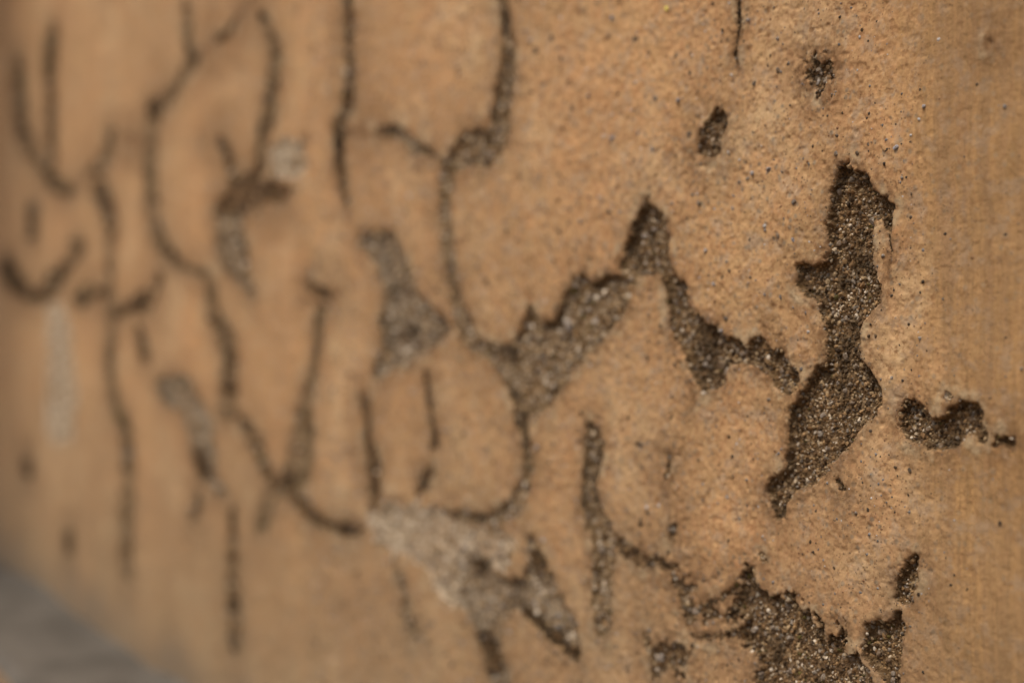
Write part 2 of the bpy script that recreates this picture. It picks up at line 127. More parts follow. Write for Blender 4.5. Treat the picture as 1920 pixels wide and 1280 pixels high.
    ('dark', 3, [(-1025.6,25.5), (-1028.8,17.5), (-1031.6,8.5), (-1034.6,-2.2), (-1038.3,-13.9), (-1044.7,-25.8), (-1052.2,-36.8), (-1059.8,-45.3), (-1066.1,-52.6), (-1071,-60.4), (-1075.1,-68.5), (-1079.5,-76.5), (-1084.5,-84.7), (-1089.1,-93.1), (-1093,-100.5), (-1097,-105.5), (-1099.9,-108.3), (-1102.7,-109.9), (-1116.8,-113.5), (-1138.7,-122), (-1150.6,-133.3), (-1156,-143.6), (-1159.6,-151.7), (-1161.5,-158.7), (-1159,-162.1), (-1149.7,-163.1), (-1139.1,-161), (-1133.5,-157.1), (-1129.3,-150.5), (-1124,-143.3), (-1114.9,-134.8), (-1105.2,-128.9), (-1097.5,-128.2), (-1080.4,-126.3), (-1058.2,-119.3), (-1043.1,-110.1), (-1036.2,-100.7), (-1034,-92), (-1033,-83.8), (-1032.3,-75.6), (-1033.1,-67.2), (-1035.5,-59.6), (-1037,-52.9), (-1036.4,-46.4), (-1033.1,-38), (-1026.8,-26.9), (-1021.2,-14.8), (-1017.5,-3), (-1014.5,7.5), (-1009.8,16), (-1004.9,23.5), (-1006.4,26.6), (-1013.1,28.5), (-1021.1,28)]),
    ('dark', 4.5, [(-1088,-127.6), (-1068.5,-133), (-1049.5,-137.8), (-1033.3,-142), (-1017.3,-145.1), (-999.9,-146.7), (-983.5,-147.2), (-971.3,-147.2), (-962.8,-146.3), (-955.1,-145.5), (-940.6,-143), (-931.9,-137.4), (-933.6,-131.8), (-944.9,-129.4), (-952.4,-128.7), (-962.2,-128.1), (-975.2,-129.2), (-988.7,-130.6), (-1001.4,-131.1), (-1014.5,-130.3), (-1029.1,-127.7), (-1044,-122.3), (-1060.1,-116.1), (-1072.7,-114.9), (-1086.2,-117.7), (-1092.7,-123.1)]),
    ('dark', 3, [(-1208.6,-68.1), (-1193.9,-73.3), (-1181,-78.8), (-1170.8,-86.1), (-1162.6,-94.7), (-1154.9,-102.5), (-1147.4,-108.8), (-1140.2,-114.5), (-1134.7,-116), (-1127,-115.3), (-1121.5,-113), (-1121.5,-110.2), (-1128.4,-104.7), (-1135.5,-98.7), (-1143.5,-91.2), (-1152.9,-82.6), (-1164.6,-74.8), (-1178.7,-68.6), (-1193.6,-63.2), (-1200.2,-62.3), (-1207.3,-63.4), (-1210.8,-65.7)]),
    ('grey', 5, [(-949.9,75.5), (-889.4,74.2), (-868.4,54.1), (-844.1,31.8), (-813.4,17.1), (-802.3,6.8), (-828.5,-5.2), (-860.2,-14.3), (-889.4,-18.4), (-909.5,-28.1), (-922.1,-24.6), (-906.8,-3.7), (-906.8,14.9), (-902.4,33.5), (-915.7,52.6), (-936.8,65.1)]),
    ('rust', 2.5, [(-841.7,-20.6), (-840.4,-28.4), (-838.8,-36.2), (-836.5,-43.8), (-833.7,-51), (-831.6,-57.2), (-830.3,-62.3), (-829.3,-67), (-827.7,-68.3), (-824.3,-68.6), (-821.2,-67.6), (-820.2,-66.1), (-821.2,-61.4), (-822.5,-56.2), (-824.6,-49.9), (-827.3,-42.8), (-829.8,-35.4), (-832,-27.8), (-834,-20.1), (-835.4,-18.9), (-838.2,-18.6), (-840.9,-19.3)]),
    ('rust', 3.5, [(-936.6,-70.3), (-935.7,-74.3), (-934.4,-78.7), (-931.1,-83.6), (-927.7,-88.9), (-927,-94.6), (-928.8,-101.1), (-929.9,-107.7), (-928.6,-113.4), (-926.5,-118.4), (-922,-120.9), (-914,-120.8), (-907,-118.3), (-905.2,-114.8), (-907.1,-110.1), (-908.3,-105.4), (-908.4,-99.7), (-908.2,-93.1), (-909.4,-86.4), (-912.3,-80.4), (-915.6,-75.5), (-919,-71.7), (-922.2,-68.2), (-925.4,-66.5), (-930.9,-66.4), (-935.6,-68)]),
    ('pale', 3, [(-934,-124.1), (-898.1,-105.5), (-844.1,-100.5), (-813.4,-110.4), (-791.5,-115.8), (-747,-112.4), (-724.5,-119.3), (-737.2,-136.8), (-770.4,-128.3), (-791.5,-141), (-787.9,-157.2), (-798.7,-169), (-820.9,-155.4), (-844.1,-148.2), (-893.7,-153.1), (-924.8,-144)]),
    ('grey', 4.5, [(-790.1,-135.8), (-773.9,-128.7), (-753.6,-135.8), (-734,-143.3), (-713.4,-138.1), (-706.1,-126.3), (-707.3,-112.6), (-696.6,-113.4), (-682.6,-127.7), (-665.7,-143), (-652.1,-161.2), (-647.3,-175.7), (-659.1,-175.1), (-676.9,-167.2), (-700.1,-162.8), (-719.6,-156.8), (-732.1,-164.6), (-738.5,-175.8), (-732.1,-189.9), (-725.8,-207.5), (-748.9,-212.5), (-763.6,-192.7), (-774.6,-175), (-798.7,-162.3), (-802.3,-149.3)]),
    ('core', 4.5, [(-712.1,-158.1), (-701.4,-161.7), (-690.9,-165.1), (-680.5,-168.2), (-670.2,-170.8), (-660.3,-173.3), (-657.1,-173.2), (-654.2,-171.8), (-653.2,-169.9), (-654.8,-168.7), (-664.6,-166.1), (-674.5,-163.5), (-684.8,-160.6), (-695.3,-157.4), (-706.2,-154), (-709.2,-153.9), (-712.2,-155.1), (-713.4,-156.8)]),
    ('core', 4.5, [(-704.3,-124.2), (-702.1,-126.2), (-699.9,-128.2), (-697.7,-130.2), (-694.5,-131), (-690.5,-130.2), (-688,-128.3), (-688.4,-126.3), (-690.9,-124.4), (-693.4,-122.6), (-696,-120.7), (-698.8,-119.9), (-702.4,-120.6), (-704.7,-122.3)]),
    ('grey', 3, [(-889,-158.3), (-884.7,-162.6), (-880.7,-167.2), (-877.5,-173.2), (-874.5,-180.2), (-870.7,-186.9), (-866,-192.9), (-860.9,-198.2), (-855.3,-199.4), (-848,-197.9), (-843.1,-194.6), (-843.5,-191.4), (-850.7,-187.3), (-857.3,-182.8), (-861.6,-177), (-864.5,-170.2), (-867.2,-163.9), (-870,-158.6), (-872.9,-153.9), (-877,-152.3), (-883.4,-153), (-888.4,-155.4)]),
    ('rust', 3, [(-840.2,-84.7), (-845,-89.3), (-849.7,-93.9), (-854.4,-98.7), (-858.9,-103.5), (-863.6,-108.3), (-864,-110.3), (-861.2,-111.5), (-856.9,-111.3), (-853.6,-109.7), (-847.9,-105), (-842.3,-100.4), (-837.1,-95.7), (-832.4,-91.1), (-827.7,-86.5), (-827.4,-84.1), (-830.8,-82.6), (-836.2,-82.8)]),
    ('dark', 4.5, [(-723.1,-44.2), (-719.6,-50.1), (-716.4,-56.1), (-714.4,-62.6), (-713.6,-69.3), (-715.1,-76.1), (-718.7,-82.8), (-724,-89.3), (-730.6,-94.9), (-738.5,-99.1), (-748.8,-102.7), (-761.9,-105.4), (-776.6,-106.9), (-790.4,-107.7), (-801.6,-107.8), (-812,-107.6), (-815.4,-108.1), (-817.7,-109.5), (-817.4,-111), (-814.8,-111.8), (-804.5,-112.6), (-792.6,-113.1), (-777.7,-112.9), (-761.4,-111.7), (-745.3,-109.4), (-730,-105.5), (-717.7,-99.3), (-709.5,-91.8), (-703.9,-84.1), (-700.4,-76.2), (-699.3,-68.3), (-700.7,-60.9), (-703.1,-54), (-705.2,-47.7), (-707.5,-41.6), (-711.1,-39.3), (-717.1,-39.1), (-722.1,-41.1)]),
    ('dark', 5, [(-646.2,-47.2), (-647.2,-51.1), (-648.7,-55), (-648.4,-59.5), (-648.5,-65), (-649.8,-71.5), (-650.8,-78.6), (-650.8,-85.5), (-649.2,-91.9), (-645.9,-97.6), (-642.2,-102.6), (-639.5,-107.5), (-637.8,-112.9), (-637.7,-118.3), (-639.3,-124), (-640.4,-130.6), (-639.4,-137.5), (-638,-143.7), (-636.5,-149.5), (-635.3,-155.4), (-633.3,-157.6), (-628.6,-157.9), (-624,-155.9), (-622.1,-153), (-620.9,-146.8), (-620,-140.3), (-620.3,-133.9), (-620.2,-128), (-619.1,-122.6), (-617.5,-116.6), (-616.9,-109.6), (-618,-102.5), (-621.5,-96.2), (-626.2,-91.1), (-630.3,-86.7), (-633.6,-82.5), (-634.9,-77.4), (-633.5,-71.3), (-631.5,-64.9), (-629.4,-59), (-628.4,-53.6), (-630.9,-49.2), (-633.8,-45.6), (-636.2,-43.5), (-640.9,-43.1), (-645,-44.6)]),
    ('rust', 3, [(-620.5,-106), (-613,-109.8), (-604.5,-113.1), (-594.3,-114.6), (-584.4,-114.7), (-576.9,-114.5), (-572,-114.7), (-567.9,-114.9), (-563.9,-114.1), (-561.4,-111.9), (-561.7,-109.6), (-564.8,-108.4), (-569,-108.2), (-574.3,-108), (-581.7,-107.9), (-590.1,-107.6), (-597.6,-106.4), (-604.6,-103.8), (-611.8,-100.4), (-615.9,-99.8), (-620.2,-101.2), (-622.1,-103.7)]),
    ('rust', 3, [(-967.7,150.9), (-952.1,148.8), (-936.8,146.8), (-921.7,145), (-907,143.2), (-892.9,141.6), (-887.1,142.2), (-885.2,144.6), (-888.3,147.5), (-894.6,149.1), (-908.4,149.9), (-922.4,150.8), (-936.7,152.3), (-951.6,154.6), (-966.9,157.1), (-972.6,157), (-975.2,155.1), (-973.2,152.6)]),
    ('dark', 3, [(-1849.6,89), (-1833.4,95.1), (-1817.9,100.8), (-1803.4,105.7), (-1789.7,109.7), (-1776.8,113.5), (-1774.5,118.3), (-1787.5,123), (-1808.7,124.9), (-1825.7,122.7), (-1835.2,118.2), (-1845.3,113.4), (-1858.3,108.1), (-1874.4,102.3), (-1891.3,96.2), (-1893.5,92.1), (-1882,88.3), (-1863.8,87)]),
    ('dark', 3, [(-1803.1,184.3), (-1789.4,187.1), (-1775.8,189.9), (-1762.5,192.7), (-1757.5,197), (-1768.2,202.3), (-1788.5,205.6), (-1806.7,204.8), (-1819.1,201.7), (-1831.7,198.5), (-1844.5,195.3), (-1849.3,191.2), (-1838.9,186.3), (-1819.7,183.5)]),
    ('dark', 3, [(-1653.2,138.9), (-1654.8,132.8), (-1656.4,126.7), (-1658,120.6), (-1654.8,117.7), (-1645.1,115.8), (-1634.7,116), (-1629.6,118.1), (-1626.5,124), (-1623.4,129.8), (-1620.3,135.6), (-1623.9,139), (-1635,141.3), (-1647.1,141.3)]),
    ('rust', 3, [(-1579.3,218.8), (-1559.6,216.4), (-1540.2,214.1), (-1521.3,211.8), (-1509.6,211.7), (-1504.8,214.4), (-1509.6,218.2), (-1521.3,221), (-1540.2,223.3), (-1559.6,225.8), (-1579.3,228.2), (-1592,228.4), (-1597.3,225.7), (-1592,221.7)]),
    ('dark', 3, [(-1239.5,-66.3), (-1228.7,-67.5), (-1218,-68.7), (-1207.5,-69.9), (-1199.1,-70.1), (-1192,-68.3), (-1190.2,-65.4), (-1194.7,-63.2), (-1202.9,-60.8), (-1211.2,-58.5), (-1219.6,-56.1), (-1232.5,-55.6), (-1243.9,-58.4), (-1246.8,-62.9)]),
    ('dark', 4, [(-776.7,-6), (-769.8,-8.5), (-761.8,-11), (-752.3,-12.6), (-743.2,-12.9), (-735,-13), (-727.6,-11.8), (-724,-8.3), (-726.2,-4.7), (-733,-2.9), (-740.3,-2.3), (-746.5,-1.6), (-751.7,-0.6), (-757.5,0.8), (-764.3,2.7), (-772.5,3.5), (-779.6,1.3), (-781.4,-2.7)]),
    ('dark', 4, [(-612.8,39), (-610.9,36.2), (-608.9,33.5), (-607,30.7), (-604.1,28.7), (-599.7,28.3), (-596.5,29.9), (-596.2,32.4), (-597.4,35.2), (-598.7,38), (-600,40.9), (-603.3,43.3), (-608.5,43.7), (-612.4,42)]),
    ('rust', 2.5, [(-1159,149.1), (-1167.3,146.7), (-1175.7,144.3), (-1184.2,141.9), (-1187.2,138.8), (-1182.3,135.2), (-1172.4,133.2), (-1163.4,134), (-1155.8,136.7), (-1148.4,139.4), (-1141,142.1), (-1138.4,144.7), (-1142.6,147.9), (-1151.1,149.7)]),
    ('rust', 3, [(-631.7,-105.8), (-627.3,-106.2), (-623,-106.6), (-618.7,-107.1), (-614.2,-106.6), (-610.8,-104.5), (-610.6,-102), (-613.6,-100.4), (-617.5,-99.6), (-621.5,-98.8), (-625.6,-97.9), (-631,-98.4), (-635.1,-100.9), (-635.4,-104)]),
    ('rust', 2, [(-536.6,-125.9), (-531.7,-124), (-526.8,-122), (-522.2,-119.6), (-517.9,-117.1), (-513.9,-114.5), (-512.8,-113.1), (-513.4,-111.7), (-515.5,-111.3), (-517.7,-112), (-521.5,-114.6), (-525.2,-117.1), (-529.2,-119.1), (-533.8,-120.7), (-538.6,-122.4), (-540.5,-123.7), (-540.7,-125.3), (-539.1,-126.2)]),
    ('rust', 2, [(-550.5,-144), (-543.7,-143.1), (-536.8,-142.1), (-529.9,-140.6), (-523.2,-138.8), (-516.8,-136.8), (-514.4,-135.3), (-514,-133.3), (-515.8,-132.1), (-518.7,-132.3), (-524.8,-134.6), (-530.8,-136.6), (-536.8,-138), (-543,-138.6), (-549.6,-139.2), (-552.4,-140.2), (-553.8,-142), (-553,-143.5)]),
    ('core', 5, [(-1530.5,53.7), (-1542.7,50.1), (-1555.1,46.4), (-1567.6,42.7), (-1574.9,37.3), (-1565.5,31.9), (-1545.2,29.6), (-1526.2,31.7), (-1513.2,35.2), (-1500.4,38.6), (-1487.8,41.9), (-1480.7,47.4), (-1489.9,53.1), (-1510.4,55.7)]),
    ('core', 5, [(-994.3,153.1), (-993,146.7), (-991.6,140.2), (-990.3,133.8), (-986.8,130.7), (-979.6,128.9), (-972.7,129.6), (-970.3,132.2), (-970.9,138.4), (-971.6,144.7), (-972.3,150.9), (-975.9,154.4), (-983.9,156.5), (-991.6,156)]),
    ('core', 5, [(-976.3,-145), (-969.5,-144.5), (-962.7,-143.9), (-956.1,-143.4), (-946,-141.6), (-940,-137.6), (-941.4,-133.7), (-949.6,-132.1), (-955.7,-131.8), (-961.9,-131.4), (-968.2,-131.1), (-980.9,-133.2), (-988.7,-138.3), (-986.8,-143.2)]),
    ('core', 5, [(-1342.5,-109.1), (-1335.8,-114.4), (-1329.2,-119.6), (-1322.6,-124.8), (-1312.9,-127.6), (-1298.2,-126.7), (-1287.2,-122.9), (-1286.1,-118.2), (-1291.3,-113), (-1296.6,-107.6), (-1301.9,-102.3), (-1312.3,-99.1), (-1328.5,-99.8), (-1341.1,-103.9)]),
    ('core', 4, [(-1496.7,247.2), (-1496.7,246.1), (-1488.4,239.4), (-1468.8,234.4), (-1449.6,234), (-1441.8,238.4), (-1441.8,239.5), (-1449.6,246), (-1468.8,251.1), (-1488.4,251.6)]),
    ('core', 4, [(-2068.6,54.8), (-2035.7,54.8), (-2003.8,54.7), (-1972.7,54.7), (-1946.5,57.2), (-1938.3,63.2), (-1952.4,69.3), (-1981.1,72.1), (-2012.4,72.4), (-2044.6,72.7), (-2077.7,73), (-2107.1,70.6), (-2116.7,64.1), (-2100.5,57.5)]),
    ('core', 4, [(-1348.6,272.2), (-1348.6,271.1), (-1343.1,266.2), (-1330.2,262.4), (-1317.4,261.9), (-1312.2,264.9), (-1312.2,265.9), (-1317.4,270.8), (-1330.2,274.6), (-1343.1,275.2)]),
    ('core', 4, [(-777.4,-138.8), (-777.4,-139.4), (-774.3,-142.5), (-767,-142.9), (-759.8,-140.5), (-756.9,-136.6), (-756.9,-136), (-759.8,-132.9), (-767,-132.4), (-774.3,-134.8)]),
    ('core', 5, [(-768,-181.7), (-763.4,-187.4), (-758.9,-193.1), (-754.5,-198.7), (-750.5,-200.1), (-744.5,-199.1), (-740,-196.3), (-739.6,-193.3), (-743.9,-187.8), (-748.2,-182.1), (-752.6,-176.5), (-756.6,-175), (-762.8,-175.8), (-767.5,-178.6)]),
    ('core', 4, [(-1245.6,-42), (-1245.6,-43), (-1240.9,-46.6), (-1229.5,-47.8), (-1218.3,-45.9), (-1213.7,-42.1), (-1213.7,-41.1), (-1218.3,-37.6), (-1229.5,-36.3), (-1240.9,-38.1)]),
    ('core', 4, [(-1235.2,-226.9), (-1233.3,-231.1), (-1231.3,-235.3), (-1229.4,-239.4), (-1224.9,-241.2), (-1216.4,-240.5), (-1208.9,-237.8), (-1206.8,-234.7), (-1208.7,-230.6), (-1210.5,-226.5), (-1212.4,-222.4), (-1216.8,-220.6), (-1225.4,-221.1), (-1233,-223.8)]),
    ('core', 4, [(-1114,-121.9), (-1103.9,-120.4), (-1093.9,-119), (-1084.1,-117.5), (-1075.5,-115), (-1072.8,-111.3), (-1077.6,-108.6), (-1087.2,-108.4), (-1097.1,-109.5), (-1107.3,-110.6), (-1117.5,-111.7), (-1127.5,-114.6), (-1130.7,-118.8), (-1125,-121.8)]),
    ('core', 4, [(-898.9,147.5), (-898.9,146.8), (-896.6,144.1), (-891.1,142.4), (-885.7,142.7), (-883.4,144.8), (-883.4,145.5), (-885.7,148.1), (-891.1,149.8), (-896.6,149.5)]),
    ('core', 4, [(-2297.3,111.3), (-2297.3,109.6), (-2282.3,102), (-2246.6,97.7), (-2211.9,99.2), (-2197.8,105.3), (-2197.8,106.9), (-2211.9,114.3), (-2246.6,118.7), (-2282.3,117.6)]),
    ('rust', 2, [(-1970.3,341), (-1970.3,326.7), (-1970.5,312.6), (-1969.8,299.2), (-1968.4,286.4), (-1967.1,273.9), (-1961.3,270.2), (-1947.6,267.3), (-1934.1,266.8), (-1928.6,269.2), (-1927.3,281.1), (-1926.2,293.4), (-1926.8,306.6), (-1929.2,320.8), (-1931.7,335.3), (-1937.6,339.1), (-1951.2,342.4), (-1964.9,343.3)]),
    ('rust', 2.5, [(-944.9,-42.6), (-941.2,-46.5), (-938,-50.4), (-936.2,-55.2), (-935.8,-60.9), (-935.8,-66.9), (-933.9,-68.7), (-929.4,-69.2), (-924.8,-68.2), (-923,-66.2), (-923,-60.1), (-923.3,-54.2), (-924.5,-48.9), (-926.5,-44.3), (-928.8,-40.1), (-932.8,-38.2), (-939.1,-38.1), (-944.2,-40)]),
    ('rust', 2, [(-1456.8,66.9), (-1463,59.5), (-1469.7,52.4), (-1478.3,46.3), (-1489.1,41.1), (-1501,35.9), (-1502.2,32.9), (-1495.5,30.4), (-1484.8,29.9), (-1476.5,31.6), (-1466,37.1), (-1456,43), (-1447.5,49.8), (-1440.6,57.1), (-1434.5,64.6), (-1436,67.1), (-1443.1,68.9), (-1451.7,68.8)]),
    ('rust', 2, [(-1261.6,186.9), (-1252.5,177), (-1244,167.5), (-1237.1,158.6), (-1231.5,150.3), (-1226.3,142.1), (-1221,139.3), (-1212.4,138), (-1205.5,139.1), (-1204.2,141.8), (-1210.4,149.9), (-1217,158.3), (-1224.5,167.3), (-1232.9,176.8), (-1241.7,186.6), (-1246.9,189.2), (-1254.9,190.4), (-1261,189.4)]),
    ('pale', 1.2, [(-1963.8,43), (-1876.3,44.7), (-1832.2,-6.7), (-1803.8,-79.7), (-1832.2,-114.5), (-1922.3,-140.5), (-1996.8,-116.3), (-1976.9,-43.2)]),
    ('pale', 1.5, [(-391.7,-18.1), (-386.4,-19.4), (-387.7,-22.9), (-393.1,-22.3)]),
]

# ------------------------------------------------------------------ helpers
def hash2(ix, iy, seed):
    h = (ix.astype(np.int64) * 374761393 + iy.astype(np.int64) * 668265263 + seed * 1442695041) & 0xffffffff
    h = ((h ^ (h >> 13)) * 1274126177) & 0xffffffff
    h = (h ^ (h >> 16)) & 0xffffffff
    return h.astype(np.float64) / 4294967295.0

def vnoise(x, y, seed=0):
    """smooth value noise in -1..1"""
    ix = np.floor(x); iy = np.floor(y)
    fx = x - ix; fy = y - iy
    fx = fx * fx * fx * (fx * (fx * 6 - 15) + 10)
    fy = fy * fy * fy * (fy * (fy * 6 - 15) + 10)
    a = hash2(ix, iy, seed); b = hash2(ix + 1, iy, seed)
    c = hash2(ix, iy + 1, seed); d = hash2(ix + 1, iy + 1, seed)
    return 2 * ((a + (b - a) * fx) * (1 - fy) + (c + (d - c) * fx) * fy) - 1

def fbm(x, y, seed=0, octaves=4, gain=0.55):
    t = 0; a = 1; s = 0
    for o in range(octaves):
        ca, sa = math.cos(0.65 + 1.1 * o), math.sin(0.65 + 1.1 * o)
        t = t + a * vnoise((x * ca - y * sa) * 2.03 ** o + 17.3 * o, (x * sa + y * ca) * 2.03 ** o - 9.1 * o, seed + o); s += a; a *= gain
    return t / s

def sstep(a, b, x):
    t = np.clip((x - a) / (b - a), 0, 1)
    return t * t * (3 - 2 * t)

def depth_of(X):
    return -X * math.cos(PSI) + CAM_D * math.sin(PSI)

class Nodes:
    def __init__(self, name):
        self.mat = bpy.data.materials.new(name)
        self.mat.use_nodes = True
        self.t = self.mat.node_tree
        self.t.nodes.clear()
        self.out = self.t.nodes.new("ShaderNodeOutputMaterial")
        self.bsdf = self.t.nodes.new("ShaderNodeBsdfPrincipled")
        self.t.links.new(self.bsdf.outputs[0], self.out.inputs[0])
        self.tc = self.t.nodes.new("ShaderNodeTexCoord")
        self.bsdf.inputs["Specular IOR Level"].default_value = 0.25
        self.bsdf.inputs["Roughness"].default_value = 0.85
    def link(self, a, b):
        self.t.links.new(a, b)
    def set(self, sock, v):
        if hasattr(v, "is_linked") or isinstance(v, bpy.types.NodeSocket): self.link(v, sock)
        else: sock.default_value = v
    def coords(self, scale=(1, 1, 1)):
        m = self.t.nodes.new("ShaderNodeMapping"); m.inputs["Scale"].default_value = scale
        self.link(self.tc.outputs["Object"], m.inputs["Vector"]); return m.outputs[0]
    def noise(self, scale, detail=4, rough=0.55, vec=None, dist=0.0):
        n = self.t.nodes.new("ShaderNodeTexNoise")
        n.inputs["Scale"].default_value = scale; n.inputs["Detail"].default_value = detail
        n.inputs["Roughness"].default_value = rough; n.inputs["Distortion"].default_value = dist
        self.link(vec if vec is not None else self.tc.outputs["Object"], n.inputs["Vector"])
        return n.outputs["Fac"]
    def voronoi(self, scale, vec=None):
        n = self.t.nodes.new("ShaderNodeTexVoronoi"); n.inputs["Scale"].default_value = scale
        self.link(vec if vec is not None else self.tc.outputs["Object"], n.inputs["Vector"])
        return n.outputs["Distance"], n.outputs["Color"]
    def ramp(self, fac, stops):
        r = self.t.nodes.new("ShaderNodeValToRGB")
        e = r.color_ramp.elements
        while len(e) < len(stops): e.new(0.5)
        for el, (p, c) in zip(e, stops):
            el.position = p
            el.color = (c, c, c, 1) if isinstance(c, (int, float)) else (*c, 1)
        self.link(fac, r.inputs[0]); return r.outputs[0]
    def mix(self, fac, a, b, mode='MIX'):
        m = self.t.nodes.new("ShaderNodeMix"); m.data_type = 'RGBA'; m.blend_type = mode
        self.set(m.inputs[0], fac)
        for s, v in ((m.inputs[6], a), (m.inputs[7], b)):
            if isinstance(v, tuple): s.default_value = (*v, 1)
            else: self.link(v, s)
        return m.outputs[2]
    def math(self, op, a, b=0.0):
        m = self.t.nodes.new("ShaderNodeMath"); m.operation = op
        self.set(m.inputs[0], a); self.set(m.inputs[1], b); return m.outputs[0]
    def attr(self, name, out="Fac"):
        a = self.t.nodes.new("ShaderNodeAttribute"); a.attribute_name = name; return a.outputs[out]
    def sep(self):
        s = self.t.nodes.new("ShaderNodeSeparateXYZ"); self.link(self.tc.outputs["Object"], s.inputs[0]); return s.outputs
    def bump(self, height, strength, dist, prev=None):
        b = self.t.nodes.new("ShaderNodeBump"); b.inputs["Strength"].default_value = strength
        b.inputs["Distance"].default_value = dist; self.link(height, b.inputs["Height"])
        if prev is not None: self.link(prev, b.inputs["Normal"])
        return b.outputs[0]
    def done(self, color, normal=None, rough=None):
        self.set(self.bsdf.inputs["Base Color"], color if not isinstance(color, tuple) else (*color, 1))
        if normal is not None: self.link(normal, self.bsdf.inputs["Normal"])
        if rough is not None: self.set(self.bsdf.inputs["Roughness"], rough)
        return self.mat

# ------------------------------------------------------------------ materials
def coat_material():
    n = Nodes("ochre_limewash_plaster")
    big = n.ramp(n.noise(7, 2), [(0.36, 0), (0.64, 1)])
    big2 = n.ramp(n.noise(17, 3, 0.6, vec=n.coords((1, 1, 0.7))), [(0.38, 0), (0.66, 1)])
    mid = n.ramp(n.noise(46, 4, 0.6), [(0.36, 0), (0.64, 1)])
    fine = n.ramp(n.noise(230, 4, 0.7), [(0.36, 0), (0.62, 1)])
    c = n.mix(big, (0.490, 0.250, 0.104), (0.480, 0.300, 0.130))
    c = n.mix(n.math('MULTIPLY', big2, 0.85), c, (0.385, 0.198, 0.088))
    soft = n.ramp(n.noise(3.6, 4, 0.62, vec=n.coords((1, 1, 0.55))), [(0.40, 0), (0.62, 1)])
    c = n.mix(n.math('MULTIPLY', soft, 0.70), c, (0.290, 0.180, 0.086))
    wash = n.ramp(n.noise(11, 5, 0.65, vec=n.coords((0.8, 1, 0.8))), [(0.50, 0), (0.62, 1)])
    c = n.mix(n.math('MULTIPLY', wash, 0.80), c, (0.600, 0.430, 0.235))
    c = n.mix(n.math('MULTIPLY', mid, 0.75), c, (0.450, 0.222, 0.092))
    c = n.mix(n.math('MULTIPLY', fine, 0.55), c, (0.560, 0.360, 0.165))
    run = n.ramp(n.noise(1.0, 4, 0.6, vec=n.coords((8, 8, 0.9))), [(0.44, 0), (0.66, 1)])
    c = n.mix(n.math('MULTIPLY', run, 0.42), c, (0.300, 0.182, 0.085))
    # rubbed places where the pale under-coat shows
    rub = n.ramp(n.noise(90, 5, 0.74), [(0.51, 0), (0.62, 1)])
    c = n.mix(n.math('MULTIPLY', rub, 0.68), c, (0.365, 0.262, 0.165))
    # reddish brown freckles
    fr = n.ramp(n.noise(330, 4, 0.68), [(0.53, 0), (0.66, 1)])
    c = n.mix(n.math('MULTIPLY', fr, 0.66), c, (0.215, 0.098, 0.036))
    rs = n.ramp(n.noise(80, 5, 0.72), [(0.58, 0), (0.68, 1)])
    c = n.mix(n.math('MULTIPLY', rs, 0.70), c, (0.190, 0.086, 0.030))
    # sand grains showing through the wash
    d, col = n.voronoi(230)
    g = n.math('MULTIPLY', n.ramp(d, [(0.16, 1), (0.34, 0)]), n.ramp(col, [(0.62, 0), (0.70, 1)]))
    c = n.mix(n.math('MULTIPLY', g, 0.65), c, (0.215, 0.180, 0.123))
    d2, col2 = n.voronoi(520)
    p = n.math('MULTIPLY', n.ramp(d2, [(0.14, 1), (0.30, 0)]), n.ramp(col2, [(0.62, 0), (0.70, 1)]))
    c = n.mix(n.math('MULTIPLY', p, 0.75), c, (0.085, 0.050, 0.025))
    # trowelled band with brushed upright streaks; its darker tone also paints in light falloff
    wp = n.t.nodes.new("ShaderNodeVectorMath"); wp.operation = 'ADD'
    wo = n.t.nodes.new("ShaderNodeCombineXYZ")
    n.link(n.math('MULTIPLY', n.math('SUBTRACT', n.noise(38, 4, 0.6), 0.5), 0.007), wo.inputs[0])
    n.link(n.tc.outputs["Object"], wp.inputs[0]); n.link(wo.outputs[0], wp.inputs[1])
    def warped(sc):
        m = n.t.nodes.new("ShaderNodeMapping"); m.inputs["Scale"].default_value = sc
        n.link(wp.outputs[0], m.inputs["Vector"]); return m.outputs[0]
    sv = warped((150, 150, 6))
    st = n.ramp(n.noise(1.0, 5, 0.62, vec=sv), [(0.34, 0), (0.68, 1)])
    sv2 = warped((620, 620, 30))
    st2 = n.ramp(n.noise(1.0, 4, 0.6, vec=sv2), [(0.40, 0), (0.62, 1)])
    b = n.mix(st, (0.435, 0.245, 0.094), (0.285, 0.166, 0.080))
    b = n.mix(n.math('MULTIPLY', st2, 0.60), b, (0.235, 0.140, 0.055))
    b = n.mix(n.math('MULTIPLY', mid, 0.35), b, (0.305, 0.185, 0.083))
    b = n.mix(n.math('MULTIPLY', fr, 0.45), b, (0.200, 0.095, 0.035))
    b = n.mix(n.math('MULTIPLY', g, 0.35), b, (0.230, 0.190, 0.128))
    b = n.mix(n.math('MULTIPLY', rub, 0.55), b, (0.310, 0.215, 0.130))
    b = n.mix(n.math('MULTIPLY', rs, 0.45), b, (0.190, 0.090, 0.034))
    b = n.mix(n.math('MULTIPLY', p, 0.45), b, (0.085, 0.050, 0.025))
    bf = n.ramp(n.math('ADD', n.attr("band"), n.math('MULTIPLY', n.math('SUBTRACT', n.noise(60, 5, 0.7), 0.5), 1.5)), [(0.12, 0), (0.72, 1)])
    c = n.mix(bf, c, b)
    # brown staining that has crept out of the broken spots
    stn = n.math('MULTIPLY', n.attr("stain"), n.ramp(n.noise(170, 5, 0.72), [(0.34, 0.0), (0.54, 1)]))
    c = n.mix(n.math('MULTIPLY', stn, 0.85), c, (0.125, 0.062, 0.024))
    # bare pale lime along some broken edges
    le = n.math('MULTIPLY', n.attr("rim"), n.ramp(n.noise(60, 4, 0.6), [(0.50, 0.0), (0.62, 1)]))
